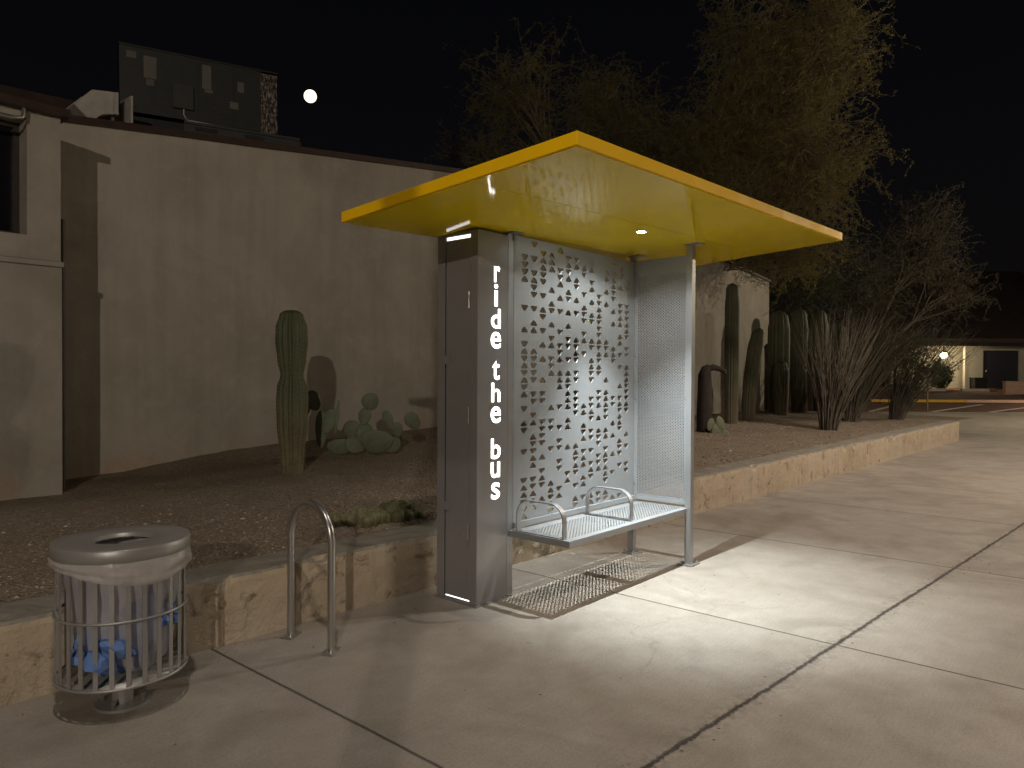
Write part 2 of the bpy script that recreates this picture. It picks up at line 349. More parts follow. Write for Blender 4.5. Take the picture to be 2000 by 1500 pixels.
build_litter()
def build_kerb():
    b = MB(); prof = [(0,-.05),(0,0),(0,.05),(0,.1),(0,.15),(0,.2),(0,.25),(0,.3),(0,.34),(.004,.365),(.018,.378),(.05,.381),(.12,.38),(.2,.38),(.28,.379),(.34,.378),(.345,.30),(.345,.0)]
    xs = [-7+i*.06 for i in range(404)]; vs = []; n = len(prof)
    for x in xs:
        x = min(x, 17.15); end = max(0, (x-16.75)/.4); k = .38-.38*math.sqrt(max(0, 1-end*end)) if end > 0 else 0
        for i, (dy, z) in enumerate(prof):
            P = Vector((x, dy*3, z*3)); nn = mnoise.noise(P*2.2)*.008+mnoise.noise(P*9)*.004
            chip = 0
            if i in (8, 9, 10): chip = max(0, mnoise.noise(Vector((x*4.5, 7, 0)))-.18)*.07
            zz = z*(kt(x)/.378) - chip*(1 if i > 8 else .5)+ (nn*.5 if i > 9 else 0)
            yy = kf(x)+dy+nn+chip*.7 + (k*.8 if i < 12 else 0)
            # old form joints every 3 m
            jd = abs(((x+.66) % 3.05)-1.52)
            if jd < .035 and i < 16: yy += .008; zz -= .004
            vs.append((x, yy, zz))
    fs = [(i*n+j, (i+1)*n+j, (i+1)*n+j+1, i*n+j+1) for i in range(len(xs)-1) for j in range(n-1)]
    b.add(vs, fs, 0, False)
    L = (len(xs)-1)*n; b.add([vs[L+j] for j in range(n)], [tuple(range(n))])
    # return run at the far end
    b.box(16.86, 17.2, kf(17.2)+.34, 7.2, -.05, kt(17)-.004)
    tag(b.build('retaining_wall', M['kerb']), 'long low stained concrete retaining wall holding back the cactus bed', 'low wall')
build_kerb()

# ------------------------------------------------------------------ adobe building
def build_building():
    e = empty('stucco_building', (0, 0, 0), 'tan stucco building with low gabled wall and brown metal coping behind the cacti', 'building')
    wy = lambda x: 5.551-.03*x
    tz = lambda x: 4.313+.112*x if x < 7.78 else 5.884-.09*x
    b = MB(); xs = [-.96+i*.3 for i in range(62)]+[17.66]
    top = []
    N = 26
    vs = []
    for x in xs:
        for j in range(N+1):
            z = .1+(tz(x)-.1)*j/N; P = Vector((x, 0, z)); vs.append((x, wy(x)+.018*mnoise.noise(P*.9)+.006*mnoise.noise(P*3), z))
    b.add(vs, [(i*(N+1)+j, (i+1)*(N+1)+j, (i+1)*(N+1)+j+1, i*(N+1)+j+1) for i in range(len(xs)-1) for j in range(N)], 0, True)
    x = 17.66; b.add([(x, wy(x), .1), (x, wy(x)+9, .1), (x, wy(x)+9, tz(x)), (x, wy(x), tz(x))], [(0,1,2,3)])
    b.build('wall', M['stucco'], e)
    # coping along the gable
    b = MB()
    for a, c in ((-.9, 7.78), (7.78, 17.7)):
        p = [(a, wy(a)-.05, tz(a)), (c, wy(c)-.05, tz(c)), (c, wy(c)+.4, tz(c)), (a, wy(a)+.4, tz(a))]
        b.hexa(p, [(q[0], q[1], q[2]+.075) for q in p])
    b.build('coping', M['coping'], e)
    b = MB()
    for a, c in ((-.9, 7.78), (7.78, 17.7)):
        p = [(a, wy(a)+.4, tz(a)), (c, wy(c)+.4, tz(c)), (c, 15, tz(c)), (a, 15, tz(a))]
        b.hexa([(q[0], q[1], q[2]-.1) for q in p], [(q[0], q[1], q[2]+.02) for q in p])
    b.build('roof', M['roofb'], e)
    b = MB(); b.hexa([(-8,6.95,4.0),(.5,6.95,4.2),(.5,7.6,4.2),(-8,7.6,4.0)], [(-8,6.95,4.62),(.5,6.95,4.99),(.5,7.6,4.99),(-8,7.6,4.62)]); b.build('roof_fascia', M['roofb'], e)
    # projecting bay with a window, left
    f = lambda x: 4.703-.03*(x+.957)
    b = MB(); X0, X1 = -7.0, -.957; wx0, wx1, wz0, wz1 = -2.7, -1.237, 2.83, 3.93; zt = 4.0; zl = 2.595
    def q(x0, x1, z0, z1, dy=0):
        nxx = max(2, int((x1-x0)/.2)); nz = max(2, int((z1-z0)/.2)); vs = []
        for i in range(nxx+1):
            for j in range(nz+1):
                xx = x0+(x1-x0)*i/nxx; zz = z0+(z1-z0)*j/nz; vs.append((xx, f(xx)+dy+.010*mnoise.noise(Vector((xx, 3, zz)))*(0 if i in (0, nxx) or j in (0, nz) else 1), zz))
        b.add(vs, [(i*(nz+1)+j, (i+1)*(nz+1)+j, (i+1)*(nz+1)+j+1, i*(nz+1)+j+1) for i in range(nxx) for j in range(nz)], 0, True)
    q(X0, X1, .1, zl, -.03); q(X0, wx0, zl, zt); q(wx1, X1, zl, zt); q(wx0, wx1, zl, wz0); q(wx0, wx1, wz1, zt)
    b.box(X1-.001, X1, f(X1)-.03, wy(-.957)+.1, .1, zl); b.box(X1-.001, X1, f(X1), wy(-.957)+.1, zl, zt)
    b.add([(X0,f(X0)-.03,zl),(X1,f(X1)-.03,zl),(X1,f(X1),zl+.012),(X0,f(X0),zl+.012)], [(0,1,2,3)])
    # reveals
    d = .32
    b.add([(wx1,f(wx1),wz0),(wx1,f(wx1)+d,wz0),(wx1,f(wx1)+d,wz1),(wx1,f(wx1),wz1)], [(0,1,2,3)])
    b.add([(wx0,f(wx0),wz0),(wx1,f(wx1),wz0),(wx1,f(wx1)+d,wz0),(wx0,f(wx0)+d,wz0)], [(0,1,2,3)])
    b.add([(wx0,f(wx0),wz1),(wx1,f(wx1),wz1),(wx1,f(wx1)+d,wz1),(wx0,f(wx0)+d,wz1)], [(0,1,2,3)])
    b.build('bay_wall', M['stucco'], e)
    b = MB(); b.hexa([(X0,f(X0)-.06,zl-.045),(X1+.01,f(X1)-.06,zl-.045),(X1+.01,f(X1)-.031,zl-.045),(X0,f(X0)-.031,zl-.045)], [(X0,f(X0)-.06,zl+.0),(X1+.01,f(X1)-.06,zl+.0),(X1+.01,f(X1)-.031,zl+.01),(X0,f(X0)-.031,zl+.01)]); b.build('ledge', M['stucco'], e)
    b = MB(); b.box(wx0, wx1, 4.98, 5.0, wz0, wz1); wn = b.build('window', M['glass'], e)
    b = MB(); yy = 4.94; b.box(wx0, wx1, yy, yy+.04, wz0, wz0+.05); b.box(wx0, wx1, yy, yy+.04, wz1-.05, wz1); b.box(wx1-.05, wx1, yy, yy+.04, wz0+.05, wz1-.05); b.box(-2.0, -1.95, yy, yy+.04, wz0+.05, wz1-.05); b.build('frame', M['frame'], wn)
    b = MB(); b.hexa([(-7.1,4.58+.1,zt),(-.9,4.60,zt),(-.9,6.3,zt),(-7.1,6.3,zt)], [(-7.1,4.58+.1,zt+.075),(-.9,4.60,zt+.075),(-.9,6.3,zt+.075),(-7.1,6.3,zt+.075)]); b.build('bay_coping', M['coping'], e)
    # dark tube standing in for the dark gap between bay and wall
    b = MB(); b.tube([(-.90, 4.86, .3), (-.90, 4.86, 3.05)], .028, 10); b.build('dark_gap', M['frame'], e)
    b = MB(); b.tube([(-4, 4.56, 3.86), (-1.4, 4.60, 3.87), (-1.3, 4.62, 3.90), (-1.28, 4.64, 3.99)], .018, 8); b.build('conduit', M['steel'], e)
build_building()
def build_hvac():
    e = empty('rooftop_air_conditioner', (.565, 7.30, 4.98), 'long dark green rooftop air conditioner with pale stickers above the stucco wall', 'air conditioner')
    e.rotation_euler = (0, -.01, -.33)
    W_, H_, D_ = 2.10, .90, .8
    b = MB(); b.box(0, 1.86, 0, D_, .14, .14+H_); b.build('cabinet', M['hvac'], e, .006)
    b = MB(); b.box(1.862, W_, .02, D_-.02, .14, .14+H_-.02); b.build('condenser_coil', M['coil'], e)
    b = MB(); b.box(-.005, W_+.005, -.006, D_, .14+H_+.002, .14+H_+.02); b.build('top_cover', M['hvac'], e)
    b = MB(); b.box(-.03, 2.45, -.02, D_, -.12, .08); b.build('roof_curb', M['hdark'], e)
    b = MB(); b.box(.80, 2.42, -.05, -.024, .085, .12); b.box(.80, 2.42, -.03, -.021, -.02, .083); s = b.build('skid_rail', M['hskid'], e)
    for a, c in ((.95, 1.25), (1.62, 1.9)): b = MB(); b.box(a, c, -.036, -.031, .0, .06); b.build('fork_slot', M['hdark'], s)
    b = MB(); b.box(.66, .93, -.05, -.003, .28, .62); b.build('disconnect_box', plain('box_grey', (.04,.042,.036), .5), e, .004)
    st = [(.09,.21,.74,.83),(.30,.46,.50,.80),(.33,.43,.40,.485),(1.05,1.17,.49,.83),(1.08,1.19,.44,.485),(1.53,1.62,.53,.68),(1.42,1.54,.27,.37)]
    for i, (a, c, z0, z1) in enumerate(st):
        b = MB(); b.box(a, c, -.004, -.002, .14+z0, .14+z1); k = b.build('sticker', M['paper'], e)
    for k in range(7):
        b = MB(); z = .30+k*.035; b.box(1.16, 1.40, -.012, -.004, z, z+.014); b.build('louvre', M['hskid'], e)
    b = MB(); b.tube([(.80, -.03, .42), (.80, -.03, .2), (.84, -.03, .13), (1.5, -.03, .115)], .012, 8); b.build('conduit', M['steel'], e)
    for x in (.08, .18):
        b = MB(); b.box(x, x+.03, -.006, -.002, .20, .23); b.build('port', M['hdark'], e)
    for x in (.4, .98, 1.46):
        b = MB(); b.box(x+.02, x+.024, -.003, -.001, .16, .97); b.build('panel_seam', M['hdark'], e)
build_hvac()
def build_duct():
    e = empty('roof_duct_elbow', (0, 6.45, 4.3), 'shiny bare metal duct elbow on the roof left of the air conditioner', 'duct')
    P = [(-.266,4.76),(-.071,4.982),(.196,5.028),(.202,4.769),(.043,4.726),(-.088,4.604)]
    b = MB(); n = len(P); vs = [(x, -.0, z-4.3) for x, z in P]+[(x, .35, z-4.3) for x, z in P]
    b.add(vs, [tuple(range(n)), tuple(range(2*n-1, n-1, -1))]+[(i, (i+1)%n, (i+1)%n+n, i+n) for i in range(n)]); b.build('elbow', M['duct'], e, .006)
    b = MB(); b.box(.204, .222, -.02, .37, .455, .735); b.build('flange', M['duct'], e)
    b = MB(); b.box(.37, .395, -.02, .33, .40, .74); b.build('flashing', M['duct'], e)
    for a, c, z in ((.17, .2, .43), (-.09, -.06, .31)): b = MB(); b.box(a, c, .05, .1, -.05, z); b.build('strut', M['steel'], e)
build_duct()

# ------------------------------------------------------------------ bus shelter
PAT = ["..........udduud...d..du.d.udududud.u..d...uddd...","...........uuudd.uuddu.ud.dd.ddddu..uu.d.ddud.d.d.","............u.dud.u.dddd..dd.u..u.u.d.du.d.dduud..",
"..........duduu....d..dd.u....udd.ud.u.du.u..uuu..","............ud..dd.dd.d..d..uuu.udd.d..d.u.udd..u.","..............ud...u..uu.uuuduu.d.dd.u.u.du.udud..",
"..........du.d.duduu....dddd.dd.dudu...d.u.du.ud..","...........d.uu.uud.udu.uu.......d.ud.ddu.d..du...","..........uu..dud.d.dd.dudd..dduu.du..du.u.ud.uu..",
"..........dd...udd.ddu.u.udd..dudududdduudd.......","..........du.duudud.uu.dduuu.u...udu.....u.u.uu...","..........u...d..u..u.u..dd.....duu...u.u.dduud.u.",
"..........d....d.ddu.duudud.u..d.d.uu.uudd..u.dd..","..............dd..d.u...duddduuu.dd.duuddd..du...."]
def soff(x, y): return 2.4953+.0314*x-.0649*y
def grid_panel(b, xe, ze, hole, T, ax):
    """perforated sheet: xe/ze cell borders, hole(i,j)-> outline list or None; ax maps (a, depth, z) to a point"""
    for i in range(len(xe)-1):
        for j in range(len(ze)-1):
            x0, x1, z0, z1 = xe[i], xe[i+1], ze[j], ze[j+1]; h = hole(i, j)
            cs = [(x0,z0),(x1,z0),(x1,z1),(x0,z1)]
            if not h:
                for t in ((0, T) if T else (0,)): b.add([ax(a, t, c) for a, c in cs], [(0,1,2,3)])
                continue
            n = len(h); m = [(sum(p[0] for p in h)/n), (sum(p[1] for p in h)/n)]
            # outer ring point for every hole point: ray to the cell border
            out = []
            for a, c in h:
                dx, dz = a-m[0], c-m[1]; t = 1e9
                if dx > 1e-9: t = min(t, (x1-m[0])/dx)
                if dx < -1e-9: t = min(t, (x0-m[0])/dx)
                if dz > 1e-9: t = min(t, (z1-m[1])/dz)
                if dz < -1e-9: t = min(t, (z0-m[1])/dz)
                out.append((m[0]+dx*t, m[1]+dz*t))
            def ang(p): return math.atan2(p[1]-m[1], p[0]-m[0])
            for tt in ((0, T) if T else (0,)):
                vs = [ax(a, tt, c) for a, c in h]+[ax(a, tt, c) for a, c in out]; fs = []
                for k in range(n):
                    k2 = (k+1) % n; f = [k, k2, n+k2]
                    # insert cell corner if the border changes side
                    o0, o1 = out[k], out[k2]
                    ins = None
                    for c_ in cs:
                        a0, a1, ac = ang(o0), ang(o1), ang(c_)
                        if a1 < a0: a1 += 2*math.pi
                        if ac < a0: ac += 2*math.pi
                        if a0+1e-6 < ac < a1-1e-6: ins = c_
                    if ins: vs.append(ax(ins[0], tt, ins[1])); f.append(len(vs)-1)
                    f.append(n+k); fs.append(tuple(f))
                b.add(vs, fs)
            if T:
                vs = [ax(a, 0, c) for a, c in h]+[ax(a, T, c) for a, c in h]
                b.add(vs, [((k+1)%n, k, n+k, n+(k+1)%n) for k in range(n)])
def pick(cx, cz, up, w=.0745, h=.043):      # rounded triangle, ccw
    s = 1 if up else -1; P = []
    C3 = [(-w/2, -h/2, .010), (w/2, -h/2, .010), (0, h/2, .013)]
    pts = [(-w/2+.011, -h/2), (w/2-.011, -h/2), (w/2-.004, -h/2+.002), (w/2, -h/2+.008), (w/2-.003, -h/2+.0145), (.0185, h/2-.0105), (.0095, h/2-.0025), (0, h/2), (-.0095, h/2-.0025), (-.0185, h/2-.0105), (-w/2+.003, -h/2+.0145), (-w/2, -h/2+.008), (-w/2+.004, -h/2+.002)]
    P = [(cx+x, cz+s*z) for x, z in pts]
    return P if up else P[::-1]
def hexhole(cx, cz, r, n=8): return [(cx+r*math.cos(2*math.pi*(k+.5)/n), cz+r*math.sin(2*math.pi*(k+.5)/n)) for k in range(n)]
def letter(ch, x0, x1, z0, z1, y, parent, mat):
    cu = bpy.data.curves.new('t', 'FONT'); cu.body = ch; cu.size = 1; cu.offset = .010; cu.resolution_u = 6; cu.extrude = 0
    o = bpy.data.objects.new('t', cu); COL.objects.link(o); bpy.context.view_layer.update()
    me = bpy.data.meshes.new_from_object(o.evaluated_get(bpy.context.evaluated_depsgraph_get())); bpy.data.objects.remove(o)
    X = [v.co.x for v in me.vertices]; Z = [v.co.y for v in me.vertices]; a, c, d, f = min(X), max(X), min(Z), max(Z)
    for v in me.vertices: v.co = Vector((x0+(v.co.x-a)/(c-a)*(x1-x0), y, z0+(v.co.y-d)/(f-d)*(z1-z0)))
    me.materials.clear(); me.materials.append(mat); o = bpy.data.objects.new('letter', me); COL.objects.link(o); o.parent = parent; return o
def build_shelter():
    e = empty('bus_shelter', (0, 0, 0), 'lit bus shelter with yellow flat roof and grey metal panels reading ride the bus', 'bus shelter')
    x0, x1, y0, y1 = -.774, 3.043, -1.349, .407
    cs = [(x0,y0),(x1,y0),(x1,y1),(x0,y1)]; T = .0631
    b = MB(); i = .004
    b.hexa([(x, y, soff(x, y)) for x, y in cs], [(x, y, soff(x, y)+T) for x, y in cs]); b.build('roof', M['yellow'], e, .003)
    b = MB(); ins = .012; ys = -.672; g = .0015
    for a, c in ((y0+ins, ys-g), (ys+g, y1-ins)):
        p = [(x0+ins, a), (x1-ins, a), (x1-ins, c), (x0+ins, c)]
        b.hexa([(x, y, soff(x, y)-.004) for x, y in p], [(x, y, soff(x, y)-.0005) for x, y in p])
    b.build('soffit', M['soffit'], e)
    # cabinet
    W_, D_ = .297, .378; zt = 2.475
    cab = MB()
    cab.box(0, W_, 0, .004, .012, zt)                      # front sheet
    cab.box(0, .003, .0045, .066, .012, zt); cab.box(0, .003, .305, D_, .012, zt)   # side stiles
    cab.box(0, .003, .0665, .3045, zt-.02, zt); cab.box(0, .003, .0665, .3045, .012, .02)
    cab.box(W_-.003, W_, .0045, D_-.0045, .012, zt); cab.box(0.0035, W_, D_-.004, D_, .012, zt); cab.box(.003, W_-.003, .0045, D_-.0045, zt-.004, zt-.001)
    c = cab.build('cabinet', M['cab'], e, .0015)
    b = MB(); b.box(.008, .011, .072, .300, .034, zt-.045); d = b.build('door', M['cab'], c)
    for za, zb_ in ((zt-.044, zt-.022), (.021, .029)): b = MB(); b.box(.012, .014, .070, .302, za, zb_); b.build('light_gap', M['gap'], c)
    b = MB(); b.box(.0045, .0075, .0665, .0715, .03, zt-.03); b.build('hinge_rod', M['rack'], d)
    for z in (2.02, 1.26, .49):
        b = MB(); b.tube([(-.004, .0765, z-.055), (-.004, .0765, z+.055)], .0065, 10); b.tube([(-.004, .0765, z-.02), (-.004, .0765, z-.058)], .0085, 10); b.build('hinge', M['rack'], c)
    for z in (1.625, .636):
        b = MB(); b.box(-.004, -.0005, .255, .318, z-.028, z+.028); b.build('latch', M['cab'], c, .001)
    for z in (2.3, 1.9, 1.2, .98, .45, .15, .64):
        b = MB(); b.box(-.003, -.0004, .345, .352, z, z+.007); b.build('rivet', M['rack'], c)
    for a in [('r',.158,.214,2.146,2.252),('i',.160,.194,1.985,2.132),('d',.130,.222,1.838,1.968),('e',.128,.226,1.702,1.812),('t',.146,.214,1.492,1.620),('h',.136,.222,1.344,1.471),('e',.131,.228,1.203,1.313),('b',.135,.228,.962,1.098),('u',.134,.222,.835,.940),('s',.138,.222,.690,.802)]:
        letter(a[0], a[1], a[2], a[3], a[4], -.0015, c, M['letter'])
    b = MB(); b.box(-.012, W_+.012, -.012, D_+.01, .0, .011); b.build('cabinet_base', M['steel'], e)
    # back panel with rounded triangular cut-outs
    CX0, CP, RP = .478, .1031, .0507; xe = [.362, CX0-CP/2]+[CX0-CP/2+CP*(k+1) for k in range(14)]+[1.945]
    z_lo, z_hi = .462, 2.49; ze = [z_lo]+[RP*(k+.38-.5) for k in range(10, 50)]+[z_hi]
    def hole(i, j):
        ci = i-1; k = j-1+10
        if 0 <= ci < 14 and 0 <= j-1 < 39 and PAT[ci][k] != '.': return pick(CX0+CP*ci, RP*(k+.38), PAT[ci][k] == 'u')
    b = MB(); grid_panel(b, xe, ze, hole, .012, lambda a, t, z: (a, .002+t, z)); bp = b.build('back_panel', M['panel'], e)
    b = MB(); b.box(.365, 1.945, -.020, .0015, .4645, .505); b.build('lower_rail', M['panel'], bp, .002)
    # posts
    for nm, (a, c_, d_, f_), z1 in (('post', (.302, .360, .002, .06), 2.47), ('post', (1.948, 1.998, .004, .064), 2.53), ('post', (1.905, 1.965, -.548, -.498), 2.575)):
        b = MB(); b.box(a, c_, d_, f_, .011, z1-.02); p = b.build(nm, M['steel'], e, .003)
        if a > 1:
            b = MB(); mx, my = (a+c_)/2, (d_+f_)/2; b.box(mx-.07, mx+.07, my-.06, my+.06, .0005, .0105); b.build('base_plate', M['steel'], p, .001)
            for sx in (-.052, .052):
                for sy in (-.045, .045): b = MB(); b.cyl((mx+sx, my+sy, 0), .008, .0105, .03, 6); b.build('bolt', M['rack'], p)
        zt2 = soff((a+c_)/2, d_)-.0055
        b = MB(); mx = (a+c_)/2; my = (d_+f_)/2
        q = [(mx-.03, my-.075), (mx+.09, my-.075), (mx+.09, my+.04), (mx-.03, my+.04)]
        b.hexa([(x, y, soff(x, y)-.012) for x, y in q], [(x, y, soff(x, y)-.0045) for x, y in q])
        b.box(mx-.022, mx+.022, my-.022, my+.022, z1-.0195, soff(mx, my)-.0125); b.build('bracket', M['steel'], p)
    # side panel: framed, round-hole perforated sheet in the plane x = 1.945
    X = 1.945; px, pz = .0145, .0115
    ya, yb = -.470, -.030; nz = int((2.40-.52)/(2*pz)); nxx = int((yb-ya)/px); px = (yb-ya)/nxx
    b = MB()
    ye = [ya+px*k for k in range(nxx+1)]
    for i in range(nxx):
        off = (i % 2)*pz; zz = [.52+2*pz*k+off for k in range(nz)]
        grid_panel(b, [ye[i], ye[i+1]], zz, lambda a, j: hexhole((ye[i]+ye[i+1])/2, (zz[j]+zz[j+1])/2, .0066), 0, lambda a, t, z: (X, a, z))
        for z0, z1 in ((.475, zz[0]), (zz[-1], 2.50)): b.add([(X, ye[i], z0), (X, ye[i+1], z0), (X, ye[i+1], z1), (X, ye[i], z1)], [(0,1,2,3)])
    sp = b.build('side_panel', M['panel'], e)
    b = MB(); b.box(X-.006, X+.006, -.497, ya, .475, 2.50); b.box(X-.006, X+.006, yb, .0015, .475, 2.50); b.box(X-.0055, X+.0055, ya, yb, .475, .50); b.box(X-.0055, X+.0055, ya, yb, 2.475, 2.50); b.build('frame', M['panel'], sp, .0015)
    for k in range(6):
        z = .62+k*.36
        for yy in (-.014, -.484): b = MB(); b.lathe([(.0001, -.006), (.007, -.004), (.009, 0)], 8, (X-.010, yy, z)); b.build('bolt', M['rack'], sp)
    # bench
    bx0, bx1, by, zb = .3215, 1.972, -.514, .4576
    fr = MB(); h = .044
    fr.box(bx0, bx1, by, by+.045, zb-h, zb); fr.box(bx0, bx0+.04, by+.0455, -.002, zb-h, zb-.0005); fr.box(bx1-.045, bx1, by+.0455, -.002, zb-h, zb-.0005); fr.box(bx0+.0405, bx1-.0455, -.045, -.021, zb-h, zb-.0005); fr.box(1.125, 1.165, by+.0455, -.0455, zb-h, zb-.006)
    bench = fr.build('bench', M['panel'], e, .003)
    b = MB(); pa = .0177; xa, xb, yc, yd = bx0+.041, bx1-.0465, by+.046, -.0455; nx = int((xb-xa)/pa); pa = (xb-xa)/nx; rowp = .0120
    for i in range(nx):
        off = (i % 2)*rowp; xx = [xa+pa*i, xa+pa*(i+1)]; K = int((yd-yc-.02)/(2*rowp)); ys_ = [yc+.006+off+2*rowp*k for k in range(K)]
        grid_panel(b, xx, ys_, lambda a, j: hexhole((xx[0]+xx[1])/2, (ys_[j]+ys_[j+1])/2, .0067), 0, lambda a, t, z: (a, z, zb-.003))
        for z0, z1 in ((yc, ys_[0]), (ys_[-1], yd)): b.add([(xx[0], z0, zb-.003), (xx[1], z0, zb-.003), (xx[1], z1, zb-.003), (xx[0], z1, zb-.003)], [(0,1,2,3)])
    b.build('seat', M['panel'], bench)
    for ax_ in (.352, 1.172):                       # flat-bar arm rests
        hw = .021; t = .008; ya_, yb_, zt_ = -.455, -.055, zb+.225; r = .11; path = [(yb_, zb+.006)]
        for k in range(9): a = math.pi/2*k/8; path.append((yb_-r+r*math.cos(a), zt_-r+r*math.sin(a)))
        for k in range(9): a = math.pi/2+math.pi/2*k/8; path.append((ya_+r+r*math.cos(a), zt_-r+r*math.sin(a)))
        path.append((ya_, zb+.006)); cy = (ya_+yb_)/2; vs = []
        for j, (yy, zz) in enumerate(path):
            a = path[max(j-1, 0)]; c2 = path[min(j+1, len(path)-1)]; ty, tz_ = c2[0]-a[0], c2[1]-a[1]; L = math.hypot(ty, tz_); ny_, nz_ = -tz_/L*t, ty/L*t
            vs += [(ax_-hw, yy, zz), (ax_+hw, yy, zz), (ax_+hw, yy+ny_, zz+nz_), (ax_-hw, yy+ny_, zz+nz_)]
        b = MB(); b.add(vs, [(4*j+k, 4*j+(k+1)%4, 4*j+4+(k+1)%4, 4*j+4+k) for j in range(len(path)-1) for k in range(4)], 0, False)
        b.box(ax_-hw, ax_+hw, ya_-.003, yb_+.003, zb+.001, zb+.0065)
        o = b.build('armrest', M['steel'], bench, .0015)
        for yy in (ya_+.03, yb_-.03): b = MB(); b.cyl((ax_, yy, 0), .006, zb+.0065, zb+.013, 6); b.build('bolt', M['rack'], o)
    # downlight in the soffit
    lx, ly = 1.138, -.537; n = 24; z = soff(lx, ly)
    b = MB(); b.lathe([(.032, -.0065), (.046, -.008), (.050, -.0055), (.050, -.001)], n, (lx, ly, z)); dl = b.build('downlight', M['steel'], e)
    b = MB(); b.lathe([(.0001, -.007), (.031, -.007)], n, (lx, ly, z)); b.build('lens', M['led'], dl)
    L = bpy.data.lights.new('downlight_lamp', 'SPOT'); L.energy = LED; L.color = (.90, .98, 1); L.spot_size = rad(82); L.spot_blend = 1.0; L.shadow_soft_size = .009
    lo = bpy.data.objects.new('downlight_lamp', L); COL.objects.link(lo); lo.location = (lx, ly, z-.03); lo.parent = dl; lo.rotation_euler = (Vector((1.45, -.80, 0))-Vector((lx, ly, z))).to_track_quat('-Z', 'Y').to_euler()
    L = bpy.data.lights.new('downlight_spill', 'SPOT'); L.energy = 28; L.color = (.92, .99, 1); L.spot_size = rad(150); L.spot_blend = .5; L.shadow_soft_size = .03
    lo = bpy.data.objects.new('downlight_spill', L); COL.objects.link(lo); lo.location = (lx, ly, z-.03); lo.parent = dl
    # a second downlight under the rear overhang, behind the back panel
    lx2, ly2 = 1.05, .235; z = soff(lx2, ly2)
    b = MB(); b.lathe([(.032, -.0065), (.046, -.008), (.050, -.0055), (.050, -.001)], n, (lx2, ly2, z)); dl = b.build('downlight', M['steel'], e)
    b = MB(); b.lathe([(.0001, -.007), (.031, -.007)], n, (lx2, ly2, z)); b.build('lens', M['led'], dl)
    L = bpy.data.lights.new('rear_downlight_lamp', 'SPOT'); L.energy = LED*.28; L.color = (.95, .98, .95); L.spot_size = rad(50); L.spot_blend = 1; L.shadow_soft_size = .012
    lo = bpy.data.objects.new('rear_downlight_lamp', L); COL.objects.link(lo); lo.location = (lx2, ly2, z-.03); lo.parent = dl
LED = 500
build_shelter()

